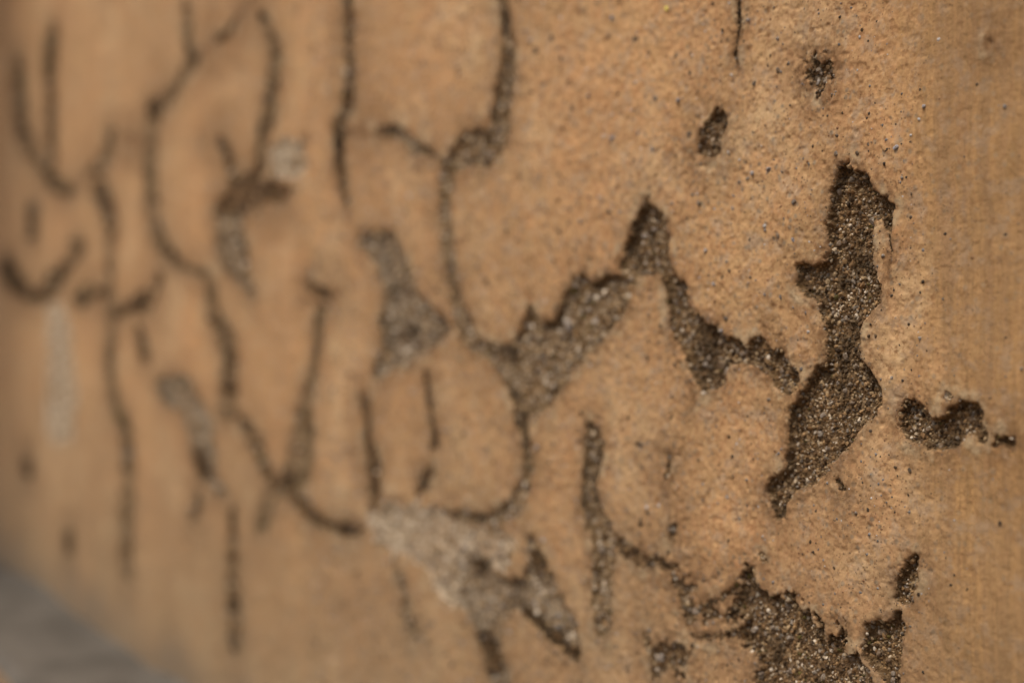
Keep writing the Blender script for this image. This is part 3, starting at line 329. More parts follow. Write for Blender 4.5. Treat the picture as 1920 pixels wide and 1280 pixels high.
    c = n.mix(n.math('MULTIPLY', le, 0.50), c, (0.460, 0.360, 0.211))
    # splashed dirt near the foot of the wall, also painting in light falloff low down
    z = n.sep()[2]
    gr = n.ramp(n.math('ADD', z, n.math('MULTIPLY', n.math('SUBTRACT', n.noise(5, 4, 0.6), 0.5), 0.25)), [(0.04, 1), (0.30, 0)])
    c = n.mix(n.math('MULTIPLY', gr, 0.65), c, (0.215, 0.148, 0.079))
    mud = n.ramp(n.math('ADD', z, n.math('MULTIPLY', n.math('SUBTRACT', n.noise(9, 4, 0.65), 0.5), 0.16)), [(-0.01, 1), (0.06, 0)])
    c = n.mix(n.math('MULTIPLY', mud, 0.60), c, (0.150, 0.118, 0.082))
    nb = n.bump(n.noise(620, 4, 0.7), 0.6, 0.0008)
    return n.done(c, nb, 0.9)

def bed_material(name, dark, brown, light, lightness, left_over=0.0, crust=0.9):
    n = Nodes(name)
    f1 = n.ramp(n.noise(120, 5, 0.7), [(0.36, 0), (0.64, 1)])
    f2 = n.ramp(n.noise(420, 5, 0.7), [(0.45, 0), (0.68, 1)])
    c = n.mix(f1, dark, brown)
    c = n.mix(n.math('MULTIPLY', f2, lightness), c, light)
    if left_over: c = n.mix(n.math('MULTIPLY', n.ramp(n.noise(15, 5, 0.68), [(0.40, 0), (0.60, 1)]), left_over), c, (0.33, 0.205, 0.105))
    ea = n.math('MULTIPLY', n.attr("crust"), n.ramp(n.noise(60, 5, 0.7), [(0.38, 0), (0.56, 1)]))
    if crust: c = n.mix(n.math('MULTIPLY', ea, crust), c, (0.058, 0.032, 0.010))
    nb = n.bump(n.noise(800, 4, 0.75), 0.9, 0.0014)
    return n.done(c, nb, 0.95)

def grain_material():
    n = Nodes("sand_grain_mix")
    c = n.attr("tint", "Color")
    d = n.ramp(n.noise(900, 3, 0.6), [(0.3, 0.55), (0.7, 1.15)])
    c = n.mix(1.0, c, d, 'MULTIPLY')
    return n.done(c, n.bump(n.noise(1800, 3), 0.4, 0.0003), 0.75)

def pebble_material(name, stops, dirt=(0.12, 0.07, 0.03)):
    n = Nodes(name)
    oi = n.t.nodes.new("ShaderNodeObjectInfo")
    c = n.ramp(oi.outputs["Random"], stops)
    wv = n.t.nodes.new('ShaderNodeNewGeometry').outputs['Position']
    c = n.mix(n.ramp(n.noise(900, 4, 0.7, vec=wv), [(0.40, 0.85), (0.62, 0.0)]), c, dirt)
    n.bsdf.inputs['Specular IOR Level'].default_value = 0.08
    return n.done(c, n.bump(n.noise(1100, 4, 0.7, vec=wv), 0.9, 0.0007), 0.85)

M_COAT = coat_material()
M_BED = {
    'dark': bed_material("bare_mortar_dark", (0.042, 0.022, 0.007), (0.172, 0.096, 0.036), (0.374, 0.254, 0.137), 0.65, 0.0, 0.5),
    'broken': bed_material("bare_mortar_crumbled", (0.047, 0.024, 0.008), (0.156, 0.086, 0.032), (0.374, 0.254, 0.137), 0.7, 0.3),
    'mixed': bed_material("bare_mortar_mixed", (0.135, 0.081, 0.033), (0.281, 0.179, 0.084), (0.489, 0.357, 0.205), 0.8, 0.35),
    'core': bed_material("bare_mortar_black", (0.026, 0.016, 0.006), (0.070, 0.043, 0.016), (0.18, 0.12, 0.06), 0.4, 0.0, 0.9),
    'grey': bed_material("bare_mortar_grey", (0.125, 0.092, 0.052), (0.300, 0.225, 0.140), (0.55, 0.45, 0.32), 0.85, 0.45, 0.9),
    'rust': bed_material("bare_mortar_rust", (0.062, 0.028, 0.008), (0.156, 0.073, 0.021), (0.312, 0.188, 0.084), 0.45, 0.55),
    'olive': bed_material("bare_mortar_olive", (0.105, 0.070, 0.030), (0.210, 0.142, 0.066), (0.36, 0.26, 0.145), 0.65, 0.9, 0.8),
    'pale': bed_material("bare_mortar_pale", (0.44, 0.330, 0.205), (0.58, 0.470, 0.325), (0.70, 0.61, 0.47), 0.7, 0.60, 0.0),
}
M_GRAIN = grain_material()
M_PEBBLE = pebble_material("pebble_stone", [(0.0, (0.16, 0.11, 0.07)), (0.3, (0.28, 0.22, 0.16)), (0.55, (0.24, 0.20, 0.16)), (0.85, (0.32, 0.27, 0.21)), (1.0, (0.46, 0.42, 0.37))])
M_GRIT = pebble_material("grit_stone", [(0.0, (0.045, 0.035, 0.028)), (0.45, (0.10, 0.08, 0.06)), (0.7, (0.18, 0.155, 0.13)), (0.88, (0.26, 0.235, 0.20)), (1.0, (0.50, 0.46, 0.41))])
M_QUARTZ = pebble_material("quartz_stone", [(0.0, (0.30, 0.30, 0.32)), (1.0, (0.48, 0.47, 0.46))])

# ------------------------------------------------------------------ object helpers
def mesh_object(name, verts, faces, mat, parent=None, attrs=None, smooth=True, color=None):
    me = bpy.data.meshes.new(name)
    verts = np.asarray(verts, np.float32); faces = np.asarray(faces, np.int32)
    k = faces.shape[1]
    me.vertices.add(len(verts)); me.vertices.foreach_set("co", verts.ravel())
    me.loops.add(faces.size); me.loops.foreach_set("vertex_index", faces.ravel())
    me.polygons.add(len(faces))
    me.polygons.foreach_set("loop_start", np.arange(0, faces.size, k, dtype=np.int32))
    me.polygons.foreach_set("use_smooth", np.full(len(faces), smooth))
    me.update(calc_edges=True)
    for nm, v in (attrs or {}).items():
        a = me.attributes.new(nm, 'FLOAT', 'POINT'); a.data.foreach_set("value", np.asarray(v, np.float32))
    if color is not None:
        a = me.attributes.new("tint", 'FLOAT_COLOR', 'POINT')
        a.data.foreach_set("color", np.concatenate([color, np.ones((len(color), 1))], 1).astype(np.float32).ravel())
    me.materials.append(mat)
    o = bpy.data.objects.new(name, me); coll.objects.link(o)
    if parent is not None: o.parent = parent
    return o

def sub_mesh(V, F, sel):
    f = F[sel]; idx, inv = np.unique(f, return_inverse=True)
    return idx, V[idx], inv.reshape(f.shape)

def box(name, lo, hi, mat, parent=None, bevel=0.0):
    import bmesh
    bm = bmesh.new(); bmesh.ops.create_cube(bm, size=1)
    for v in bm.verts:
        v.co = Vector([lo[i] + (v.co[i] + .5) * (hi[i] - lo[i]) for i in range(3)])
    if bevel: bmesh.ops.bevel(bm, geom=bm.edges[:], offset=bevel, segments=2, affect='EDGES')
    me = bpy.data.meshes.new(name); bm.to_mesh(me); bm.free(); me.materials.append(mat)
    o = bpy.data.objects.new(name, me); coll.objects.link(o); o.parent = parent
    return o

# ------------------------------------------------------------------ the wall
wall = bpy.data.objects.new("plastered_wall", None)
coll.objects.link(wall)
wall["label"] = "weathered ochre plastered wall with flaking coat and dark gritty broken spots"
wall["category"] = "wall"
wall["kind"] = "thing"

# columns along the wall: finest near the focus, coarser with distance
xs = [2010.0]
while xs[-1] > -90: xs.append(xs[-1] - (1.3 + 2.4 * max(0.0, (1300 - xs[-1]) / 1300.0)))
ang = PSI + np.arctan((np.array(xs[::-1]) - 960) / 2667.0)
cols = -CAM_D / np.tan(ang)
cols = np.concatenate([[-9, -7, -5.5, -4.4, -3.7, -3.2, -2.95], cols, [-0.325, -0.30, -0.25, -0.1, 0.1, 0.4, 0.8, 1.3]])
dep = np.clip(depth_of(cols), 0.46, 2.6)
NR = 560
hh = 0.256 * dep
lo = np.maximum(-hh, -CAM_H - 0.006)
t = np.linspace(0, 1, NR)
Zc = lo[None] + (hh - lo)[None] * t[:, None]
below = np.stack([-CAM_H - 0.03 + (lo + CAM_H + 0.03) * f for f in (0.0, 0.34, 0.67)])
above = np.stack([hh + (1.6 - hh) * f for f in (0.02, 0.06, 0.14, 0.3, 0.6, 1.0)])
Zg = np.concatenate([below, Zc, above])
Xg = np.broadcast_to(cols[None], Zg.shape).copy()
nr, nc = Zg.shape
scl = np.broadcast_to(np.clip(dep / 0.6, 0.8, 4)[None], Zg.shape)

# irregular outlines
wx = 0.0014 * fbm(Xg / 0.005, Zg / 0.005, 3, 3) + 0.0014 * (scl - 0.6) * fbm(Xg / 0.018, Zg / 0.018, 5, 3)
wz = 0.0014 * fbm(Xg / 0.005, Zg / 0.005, 8, 3) + 0.0014 * (scl - 0.6) * fbm(Xg / 0.018, Zg / 0.018, 9, 3)
best = np.full(Xg.shape, -1.0)
bkey = best.copy()
pid = np.full(Xg.shape, -1, int)
DEP = np.zeros(Xg.shape)
STL = np.ones(Xg.shape)
ERO = np.ones(Xg.shape)
for k, (kind, dmm, pts) in enumerate(PATCHES):
    P = np.array(pts) / 1000.0
    mrg = 0.03
    sel = np.where((Xg > P[:, 0].min() - mrg) & (Xg < P[:, 0].max() + mrg) & (Zg > P[:, 1].min() - mrg) & (Zg < P[:, 1].max() + mrg))
    thin = min(1.0, max(0.25, dmm / 4.0))
    x = Xg[sel] + wx[sel] * thin; z = Zg[sel] + wz[sel] * thin
    d2 = np.full(x.shape, 1e9); wn_ = np.zeros(x.shape, int)
    for i in range(len(P)):
        a = P[i]; b = P[(i + 1) % len(P)]; e = b - a
        L = e @ e + 1e-12
        u = np.clip(((x - a[0]) * e[0] + (z - a[1]) * e[1]) / L, 0, 1)
        d2 = np.minimum(d2, (x - a[0] - u * e[0]) ** 2 + (z - a[1] - u * e[1]) ** 2)
        cr = e[0] * (z - a[1]) - e[1] * (x - a[0])
        wn_ += ((a[1] <= z) & (b[1] > z) & (cr > 0)).astype(int) - ((a[1] > z) & (b[1] <= z) & (cr < 0)).astype(int)
    s = np.where(wn_ != 0, 1, -1) * np.sqrt(d2)
    key = s + (0.05 if kind == 'core' else 0.0) * (s > 0)
    up = key > bkey[sel]
    ii = (sel[0][up], sel[1][up])
    best[ii] = s[up]; bkey[ii] = key[up]; pid[ii] = k; DEP[ii] = dmm / 1000.0; STL[ii] = 0.05 if kind == 'pale' else 2.2 if kind in ('rust', 'broken') else 1.2; ERO[ii] = {'rust': 2.0, 'broken': 3.8, 'core': 0.3, 'pale': 5.0, 'grey': 1.5}.get(kind, 1.0)
ero = 0.0014 * fbm(Xg / 0.0032, Zg / 0.0032, 14, 3) + 0.0016 * fbm(Xg / 0.011, Zg / 0.011, 15, 3)
ero += 0.0062 * np.clip(scl - 1.0, 0, 2.4) * fbm(Xg / 0.09, Zg / 0.042, 16, 3)
ero += np.where(ERO > 3.5, 0.0011 * fbm(Xg / 0.022, Zg / 0.016, 18, 2), 0)
sd = np.where(best > -0.9, best + ero * np.clip(DEP / 0.004, 0.35, 1.1) * ERO, best)
# face relief
band_edge = np.interp(Zg, [-0.14, -0.098, -0.056, -0.013, 0.040, 0.095, 0.14], [-0.4126, -0.4112, -0.4155, -0.4141, -0.4141, -0.4228, -0.4288])
band = sstep(-0.022, 0.048, Xg - band_edge + 0.006 * fbm(Xg / 0.01, Zg / 0.02, 21, 3))
rough = 1 - 0.68 * band
h = 0.0018 * fbm(Xg / 0.09, Zg / 0.09, 31, 3)
h += rough * (0.0009 * fbm(Xg / 0.022, Zg / 0.022, 32, 3) + 0.00046 * fbm(Xg / 0.006, Zg / 0.006, 33, 3) + 0.00030 * fbm(Xg / 0.0022, Zg / 0.0022, 34, 2))
h += band * (0.00022 * fbm((Xg + 0.004 * fbm(Xg / 0.03, Zg / 0.05, 43, 2)) / 0.004, Zg / 0.05, 41, 3) + 0.00022 * fbm(Xg / 0.005, Zg / 0.005, 42, 3) + 0.0003)
# a few scratches dragged across the trowelled band
for (x0, z0, x1, z1) in [(-0.405, 0.004, -0.372, -0.030), (-0.402, -0.070, -0.376, -0.086), (-0.404, -0.085, -0.374, -0.103), (-0.400, 0.060, -0.396, 0.012), (-0.388, 0.11, -0.380, 0.05), (-0.400, -0.098, -0.378, -0.112), (-0.376, -0.066, -0.3755, -0.135), (-0.405, -0.047, -0.380, -0.040)]:
    ex, ez = x1 - x0, z1 - z0; LL = ex * ex + ez * ez
    uu = np.clip(((Xg - x0) * ex + (Zg - z0) * ez) / LL, 0, 1)
    dd = np.hypot(Xg - x0 - uu * ex + 0.0012 * fbm(Xg / 0.012, Zg / 0.012, 44, 2), Zg - z0 - uu * ez)
    h -= 0.00020 * np.exp(-(dd / 0.0005) ** 2) * (0.4 + 0.6 * vnoise(Xg / 0.006, Zg / 0.006, 46))
pit = sstep(0.50, 0.75, vnoise(Xg / 0.0028, Zg / 0.0028, 35)) * rough * (scl < 1.4)
h -= 0.0004 * pit
w = 0.0022 * np.clip(scl, 0.8, 2.2)
cut = sstep(-0.15 * w, w, sd)
DEPF = DEP * np.clip(1.45 - 0.5 * scl, 0.34, 1.0) * 0.78
bedr = fbm(Xg / 0.0065 / np.sqrt(scl), Zg / 0.0065 / np.sqrt(scl), 51, 4)
h = h * (1 - 0.6 * cut) - DEPF * cut * (1 + 0.55 * bedr) + 0.0020 * cut * bedr
# rounded, slightly blown-up lip just outside the broken edges
lip = np.exp(-((sd + 1.2 * w) / (1.2 * w)) ** 2)
h += 0.0005 * lip * (0.4 + 0.6 * fbm(Xg / 0.02, Zg / 0.02, 55, 2))
edge_cols = (Xg > 0.5) | (Xg < -5)
h[edge_cols] *= 0.2
Vg = np.stack([Xg, -h, Zg + CAM_H], -1).reshape(-1, 3)
ri, ci = np.meshgrid(np.arange(nr - 1), np.arange(nc - 1), indexing='ij')
v0 = (ri * nc + ci).ravel()
Fg = np.stack([v0, v0 + 1, v0 + nc + 1, v0 + nc], 1)
fsd = sd.ravel()[Fg].mean(1); fpid = pid.ravel()[Fg[:, 0]]
in_patch = (fsd > 0.00045 * np.clip(scl.ravel()[Fg[:, 0]], 0.8, 2)) & (fpid >= 0)
fx = Xg.ravel()[Fg].mean(1)
# keep each separate broken spot as a piece of its own; crumbs too small to tell go back to the coat
lab = np.full(len(Fg), -1); ncf = nc - 1
comps = []
todo = set(np.where(in_patch)[0].tolist()); fpl = fpid.tolist()
while todo:
    f0 = todo.pop(); st = [f0]; comp = [f0]; pk = fpl[f0]
    while st:
        q = st.pop()
        for nb_ in (q - 1, q + 1, q - ncf, q + ncf):
            if nb_ in todo and fpl[nb_] == pk: todo.remove(nb_); st.append(nb_); comp.append(nb_)
    if len(comp) >= 40: comps.append((pk, np.array(comp)))
    else: in_patch[comp] = False
comps.sort(key=lambda c: (c[0], -len(c[1])))
def inside(P, x, z):
    w_ = np.zeros(x.shape, int)
    for i in range(len(P)):
        a = P[i]; b = P[(i + 1) % len(P)]
        cr = (b[0] - a[0]) * (z - a[1]) - (b[1] - a[1]) * (x - a[0])
        w_ += ((a[1] <= z) & (b[1] > z) & (cr > 0)).astype(int) - ((a[1] > z) & (b[1] <= z) & (cr < 0)).astype(int)
    return w_ != 0
fz = Zg.ravel()[Fg].mean(1)
FLAKE = np.array([(-428.8, 47.8), (-425.2, 47.7), (-422.3, 44.9), (-421.0, 41.8), (-420.6, 36.6), (-421.2, 31.2), (-422.8, 27.0), (-424.5, 24.3), (-427.5, 24.0), (-431.0, 29.4), (-433.0, 35.0), (-432.0, 42.6)]) / 1000
is_flake = inside(FLAKE, fx, fz) & ~in_patch
is_band = (fx > (band_edge + 0.004 * fbm(Xg / 0.012, Zg / 0.012, 22, 3)).ravel()[Fg[:, 0]] + 0.003) & ~in_patch & ~is_flake
stain_all = (np.exp(np.minimum(sd, 0) / (0.0058 * scl * STL)) * (sd > -0.5)).ravel()
rim_all = lip.ravel()
crust_all = np.exp(-np.maximum(sd, 0) / (0.0035 * scl)).ravel()
band_all = band.ravel()

def skin(name, sel):
    idx, v, f = sub_mesh(Vg, Fg, sel)
    return mesh_object(name, v, f, M_COAT, wall, {"stain": stain_all[idx], "rim": rim_all[idx], "band": band_all[idx]})

coat = skin("plaster_coat", ~in_patch & ~is_band & ~is_flake)
coat["label"] = "rough ochre limewashed plaster coat with sandy grit"
tband = skin("trowelled_band", is_band)
tband["label"] = "smooth trowelled band with upright brush streaks"

flake = skin("plaster_flake", is_flake)
flake["label"] = "loose oval flake of ochre plaster with a crack behind it"

n_core = Nodes("old_mortar_core")
M_CORE = n_core.done(n_core.ramp(n_core.noise(40, 5, 0.6), [(0.3, (0.14, 0.105, 0.07)), (0.7, (0.27, 0.21, 0.15))]), n_core.bump(n_core.noise(120, 4), 0.6, 0.004), 0.95)
box("wall_core", (-9, 0.016, -0.02), (1.3, 0.35, 1.90), M_CORE, wall)

# unseen slab added to shade the far stretch of the wall
box("shade_slab", (-9, -1.55, 1.92), (-2.0, 0.40, 2.04), M_CORE, wall, 0.01)
box("wall_coping", (-1.99, -0.03, 1.90), (1.32, 0.37, 1.95), M_CORE, wall, 0.008)

# ------------------------------------------------------------------ grains
PHI = (1 + 5 ** .5) / 2
ICO_V = np.array([(-1, PHI, 0), (1, PHI, 0), (-1, -PHI, 0), (1, -PHI, 0), (0, -1, PHI), (0, 1, PHI), (0, -1, -PHI), (0, 1, -PHI), (PHI, 0, -1), (PHI, 0, 1), (-PHI, 0, -1), (-PHI, 0, 1)], float)
ICO_V /= np.linalg.norm(ICO_V, axis=1)[:, None]
ICO_F = np.array([(0, 11, 5), (0, 5, 1), (0, 1, 7), (0, 7, 10), (0, 10, 11), (1, 5, 9), (5, 11, 4), (11, 10, 2), (10, 7, 6), (7, 1, 8), (3, 9, 4), (3, 4, 2), (3, 2, 6), (3, 6, 8), (3, 8, 9), (4, 9, 5), (2, 4, 11), (6, 2, 10), (8, 6, 7), (9, 8, 1)])

def rand_rot(n):
    q = rng.normal(size=(n, 4)); q /= np.linalg.norm(q, axis=1)[:, None]
    a, b, c, d = q.T
    return np.stack([np.stack([1 - 2 * (c * c + d * d), 2 * (b * c - a * d), 2 * (b * d + a * c)], -1),
                     np.stack([2 * (b * c + a * d), 1 - 2 * (b * b + d * d), 2 * (c * d - a * b)], -1),
                     np.stack([2 * (b * d - a * c), 2 * (c * d + a * b), 1 - 2 * (b * b + c * c)], -1)], 1)

def grains(centres, radii):
    n = len(centres)
    v = ICO_V[None] * (1 + rng.uniform(-0.34, 0.30, (n, 12, 1)))
    v = v * rng.uniform(0.65, 1.2, (n, 1, 3))
    v = np.einsum('nij,nkj->nki', rand_rot(n), v) * radii[:, None, None] + centres[:, None]
    f = ICO_F[None] + (np.arange(n) * 12)[:, None, None]
    return v.reshape(-1, 3), f.reshape(-1, 3)

TINTS = np.array([1.04, 0.95, 0.80]) * np.array([(0.040, 0.023, 0.010), (0.085, 0.049, 0.020), (0.16, 0.095, 0.043), (0.26, 0.170, 0.085), (0.34, 0.255, 0.155), (0.44, 0.37, 0.28), (0.19, 0.17, 0.15), (0.60, 0.55, 0.48), (0.085, 0.070, 0.015)])
W = {'broken': [.10, .20, .20, .17, .12, .07, .08, .04, .02], 'dark': [.09, .15, .19, .20, .15, .08, .08, .05, .01], 'grey': [.05, .08, .12, .16, .22, .20, .07, .09, .01],
     'core': [.3, .35, .2, .1, .03, .0, .02, .0, .0],
     'mixed': [.04, .08, .14, .2, .24, .16, .06, .07, .01],
     'olive': [.10, .22, .24, .20, .12, .03, .05, .01, .03],
     'rust': [.16, .30, .24, .14, .07, .02, .04, .01, .02], 'pale': [.0, .0, .0, .14, .30, .36, .0, .20, .0]}

fa = np.abs((Vg[Fg[:, 1], 0] - Vg[Fg[:, 0], 0]) * (Vg[Fg[:, 3], 2] - Vg[Fg[:, 0], 2]))
pebble_sites = []
patch_objs = []
owner = np.full(len(Fg), -1)
first = {}
for ck, (k, sel) in enumerate(comps):
    kind, dmm, pts = PATCHES[k]
    first.setdefault(k, ck); owner[sel] = ck
    idx, v, f = sub_mesh(Vg, Fg, sel)
    zm = np.mean(depth_of(v[:, 0]))
    if kind == 'dark' and zm > 1.0: kind = 'olive'
    elif kind == 'dark' and zm > 0.70: kind = 'mixed'
    o = mesh_object("exposed_mortar", v, f, M_BED[kind], wall, {"crust": crust_all[idx]})
    patch_objs.append(o)
    if kind == 'pale': o["label"] = "pale bare mortar spot with the ochre coat gone"
    if kind == 'rust': o["label"] = "rusty brown worn spot in the plaster"
    area = fa[sel]; A = area.sum()
    zc = float(np.mean(depth_of(v[:, 0])))
    s_ = max(1.0, zc / 0.62)
    r0 = 0.00050 * s_ ** 1.4
    n = int(min(13000 if s_ < 1.3 else 1300 if s_ < 1.7 else 260, 1.35 * A / (math.pi * r0 * r0 * 1.3)))
    if n > 3:
        fi = rng.choice(sel, n, p=area / A)
        uv = rng.random((n, 2))
        q = Vg[Fg[fi]]
        c = (q[:, 0] * ((1 - uv[:, :1]) * (1 - uv[:, 1:])) + q[:, 1] * (uv[:, :1] * (1 - uv[:, 1:])) + q[:, 2] * (uv[:, :1] * uv[:, 1:]) + q[:, 3] * ((1 - uv[:, :1]) * uv[:, 1:]))
        rad = r0 * np.exp(rng.normal(0, 0.50, n)).clip(0.4, 2.6)
        c[:, 1] -= rad * rng.uniform(-0.50, 0.62, n)
        gv, gf = grains(c, rad)
        # grain colours come in drifts: darker, damper stretches and cleaner ones
        drift = 1.25 * fbm(c[:, 0] / (0.017 * s_), c[:, 2] / (0.017 * s_), 77, 4)
        ti = rng.choice(len(TINTS), n, p=np.array(W[kind]) / sum(W[kind]))
        tint = (TINTS[ti] * 0.9 + 0.1 * np.array([0.16, 0.105, 0.055])) * rng.uniform(0.75, 1.25, (n, 1))
        es = np.exp(-sd.ravel()[Fg[fi, 0]] / (0.0016 * s_))
        moss = (0.15 if kind == 'pale' else 1.0) * sstep(-0.02, 0.40, 1.0 * drift + (0.18 if s_ < 1.15 else 0.30) * es - (0.15 if s_ < 1.15 else 0.20))[:, None] * 0.88
        tint = tint * (1 - moss) + (np.array([0.060, 0.034, 0.012]) * rng.uniform(0.4, 1.7, (n, 1))) * moss
        # loose stained grains that fray the edge of the spot
        fr_sel = np.where((fpid == k) & ~in_patch & (fsd > -0.0030 * s_))[0] if first[k] == ck else []
        if len(fr_sel) > 3 and s_ < 2.2:
            wgt = fa[fr_sel] * np.exp(fsd[fr_sel] / (0.0011 * s_)); m = int(min(2500, 0.42 * fa[fr_sel].sum() / (math.pi * r0 * r0)))
            fj = rng.choice(fr_sel, m, p=wgt / wgt.sum())
            c2 = Vg[Fg[fj]].mean(1); r2 = r0 * rng.uniform(0.3, 0.8, m)
            c2[:, 1] += r2 * rng.uniform(0.0, 0.6, m)
            keep = fbm(c2[:, 0] / (0.006 * s_), c2[:, 2] / (0.006 * s_), 78, 3) > -0.1
            c2 = c2[keep]; r2 = r2[keep]
            v2, f2 = grains(c2, r2)
            t2 = np.array([(0.06, 0.034, 0.013), (0.12, 0.06, 0.022), (0.25, 0.15, 0.075), (0.20, 0.17, 0.13)])[rng.choice(4, len(c2), p=[.3, .35, .2, .15])]
            gf = np.concatenate([gf, f2 + len(gv)]); gv = np.concatenate([gv, v2]); tint = np.concatenate([tint, t2])
        g = mesh_object("sand_grains", gv, gf, M_GRAIN, o, smooth=False, color=np.repeat(tint, 12, 0))
        g["kind"] = "stuff"
    if zc < 1.0:
        m = int(A * 1e6 / 26 / s_ ** 1.5)
        for fi in rng.choice(sel, min(m, 90), p=area / A):
            q = Vg[Fg[fi]].mean(0)
            if sd.ravel()[Fg[fi, 0]] > 0.0012: pebble_sites.append((ck, q, float(np.exp(rng.normal(0, 0.3)).clip(0.5, 1.8) * 0.00115 * s_ ** 0.8)))

# pebbles that stand out one by one
import bmesh
def pebble_mesh(name, mat, seed):
    r = np.random.default_rng(seed)
    bm = bmesh.new(); bmesh.ops.create_icosphere(bm, subdivisions=2 if seed % 2 else 2, radius=1)
    dirs = r.normal(size=(9, 3)); dirs /= np.linalg.norm(dirs, axis=1)[:, None]
    cutd = r.uniform(0.50, 0.85, 9)
    sc = r.uniform(0.70, 1.25, 3)
    for vv in bm.verts:
        p = np.array(vv.co)
        for dd, cc in zip(dirs, cutd):
            e = p @ dd - cc
            if e > 0: p = p - dd * e * 0.97
        vv.co = Vector(p * sc)
    me = bpy.data.meshes.new(name); bm.to_mesh(me); bm.free(); me.materials.append(mat)
    return me
PEB = [pebble_mesh("pebble", M_PEBBLE, 100 + i) for i in range(7)]
GRT = [pebble_mesh("grit_grain", M_GRIT, 200 + i) for i in range(6)]
QTZ = [pebble_mesh("quartz_grain", M_QUARTZ, 300 + i) for i in range(4)]

def place(name, me, parent, pos, r, flat=1.0):
    o = bpy.data.objects.new(name, me); coll.objects.link(o); o.parent = parent
    o.location = pos; o.scale = (r, r * flat, r)
    o.rotation_euler = (random.uniform(-.4, .4), random.uniform(0, 6.28), random.uniform(-.4, .4))
    return o
pebble_sites.sort(key=lambda s: -s[2] / depth_of(s[1][0]))
for k, q, r in pebble_sites[:280]:
    place("pebble", random.choice(PEB), patch_objs[k], (q[0], q[1] - r * random.uniform(-0.2, 0.35), q[2]), r)

# grit in the face of the coat
def face_at(x, z):
    c = int(np.clip(np.searchsorted(cols, x), 1, nc - 1)); r_ = int(np.argmin(np.abs(Zg[:, c] - z)))
    return r_, c
for x, z, r in [(-505.6, 76.5, 1.5), (-494.5, 77.1, 1.4), (-618.6, 106.8, 1.6), (-560.7, 117.4, 1.5), (-416.1, 77.7, 1.3), (-478.8, 44.5, 1.1), (-619.6, 169.7, 1.7), (-401.3, 92.0, 1.1), (-508.6, 146.9, 1.0), (-539.7, 43.2, 1.1), (-641.5, 132.1, 1.4), (-528.0, 5.0, 1.0), (-533.0, 27.0, 1.1)]:
    a, b = face_at(x / 1000, z / 1000)
    place("quartz_grain", random.choice(QTZ), coat, (x / 1000, -h[a, b] - 0.0003, z / 1000 + CAM_H), r / 1000)
for x, z, r in [(-665.7, 8.8, 4.6), (-432.5, 49.3, 2.8), (-693.0, -8.5, 2.6)]:
    a, b = face_at(x / 1000, z / 1000)
    k = first.get(int(pid[a, b]), 0)
    place("pebble", PEB[2], patch_objs[k], (x / 1000, -h[a, b] - 0.0010, z / 1000 + CAM_H), r / 1000)
gp = []
while len(gp) < 8200:
    x = -rng.uniform(0.35, 1.05); z = rng.uniform(-0.27, 0.27)
    if abs(z) > 0.262 * depth_of(x): continue
    a, b = face_at(x, z)
    if sd[a, b] > -0.0008: continue
    if band[a, b] > 0.5 and rng.random() < 0.80: continue
    gp.append((x, -h[a, b], z + CAM_H, float(np.clip(np.exp(rng.normal(0, 0.45)) * 0.00050 * max(1.0, depth_of(x) / 0.62), 0.0002, 0.0019)), band[a, b] > 0.5))
gp.sort(key=lambda g: -g[3] / depth_of(g[0]))
for x, y, z, r, inb in gp[:285]:
    place("grit_grain", random.choice(GRT), tband if inb else coat, (x, y + r * random.uniform(0.1, 0.5), z), r)
rest = np.array([g[:4] for g in gp[285:]])
gc = rest[:, :3].copy(); gc[:, 1] += rest[:, 3] * rng.uniform(0.2, 0.7, len(rest))
gv, gf = grains(gc, rest[:, 3])
ti = rng.choice(6, len(rest), p=[.22, .18, .18, .20, .12, .10])
GT = np.array([(0.05, 0.035, 0.022), (0.09, 0.06, 0.035), (0.14, 0.12, 0.10), (0.20, 0.18, 0.16), (0.22, 0.11, 0.05), (0.48, 0.45, 0.41)])
g = mesh_object("grit_specks", gv, gf, M_GRAIN, coat, color=np.repeat(GT[ti], 12, 0)); g["kind"] = "stuff"

# small yellow lichen crumb
n_l = Nodes("yellow_lichen"); M_L = n_l.done((0.62, 0.52, 0.12))
a, b = face_at(-0.5708, 0.1646)
lc = place("lichen_crumb", pebble_mesh("lichen_crumb", M_L, 401), coat, (-0.5708, -h[a, b] - 0.0004, 0.1646 + CAM_H), 0.0014)

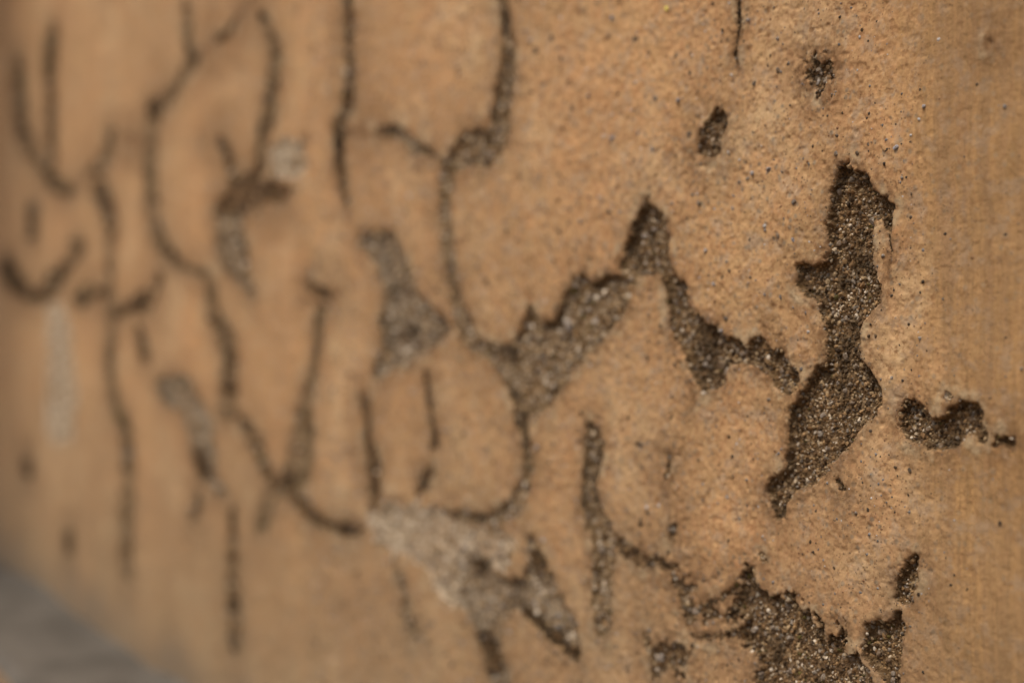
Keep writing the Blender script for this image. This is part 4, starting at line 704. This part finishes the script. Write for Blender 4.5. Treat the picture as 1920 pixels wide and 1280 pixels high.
# ------------------------------------------------------------------ the ground at the foot of the wall
n_c = Nodes("grey_cement")
cc = n_c.mix(n_c.ramp(n_c.noise(14, 5, 0.6), [(0.35, 0), (0.65, 1)]), (0.074, 0.064, 0.050), (0.122, 0.106, 0.084))
M_CEM = n_c.done(cc, n_c.bump(n_c.noise(160, 5, 0.6), 0.4, 0.001), 0.9)
import itertools
sx = np.linspace(-9, 1.3, 260); sy = np.array([0.012, 0.0, -0.006, -0.012, -0.02, -0.03, -0.06, -0.09, -0.11, -0.122, -0.128, -0.130])
SX, SY = np.meshgrid(sx, sy)
SZ = -0.002 + 0.002 * fbm(SX / 0.2, SY / 0.1, 61, 3) + np.exp(SY / 0.018) * (0.002 + 0.010 * fbm(SX / 0.16, SY / 0.1, 63, 4))
SZ[-1] = -0.045; SZ[-2] = SZ[-2] - 0.004
SY = SY.copy(); SY[6:] += 0.012 * fbm(SX[6:] / 0.15, SY[6:] * 0, 62, 3)
ri, ci = np.meshgrid(np.arange(len(sy) - 1), np.arange(len(sx) - 1), indexing='ij')
v0 = (ri * len(sx) + ci).ravel()
strip = mesh_object("cement_strip", np.stack([SX, SY, SZ], -1).reshape(-1, 3), np.stack([v0, v0 + len(sx), v0 + len(sx) + 1, v0 + 1], 1), M_CEM)
strip["kind"] = "structure"

n_g = Nodes("ochre_earth")
gcol = n_g.mix(n_g.ramp(n_g.noise(4, 6, 0.65), [(0.35, 0), (0.65, 1)]), (0.20, 0.125, 0.062), (0.29, 0.19, 0.105))
gcol = n_g.mix(n_g.ramp(n_g.noise(70, 5, 0.7), [(0.5, 0), (0.7, 0.6)]), gcol, (0.12, 0.08, 0.05))
M_GROUND = n_g.done(gcol, n_g.bump(n_g.noise(60, 6, 0.7), 0.8, 0.01), 0.95)
gx = np.concatenate([[-300, -120, -50, -20], np.linspace(-9, 3, 90), [8, 25, 80, 300]])
gy = np.concatenate([[-300, -120, -50, -20, -8], np.linspace(-4, 0.2, 60), [4, 20, 80, 300]])
GX, GY = np.meshgrid(gx, gy)
GZ = 0.006 * fbm(GX / 0.5, GY / 0.5, 71, 4) - 0.016
ri, ci = np.meshgrid(np.arange(len(gy) - 1), np.arange(len(gx) - 1), indexing='ij')
v0 = (ri * len(gx) + ci).ravel()
ground = mesh_object("ground", np.stack([GX, GY, GZ], -1).reshape(-1, 3), np.stack([v0, v0 + 1, v0 + len(gx) + 1, v0 + len(gx)], 1), M_GROUND)
ground["kind"] = "structure"
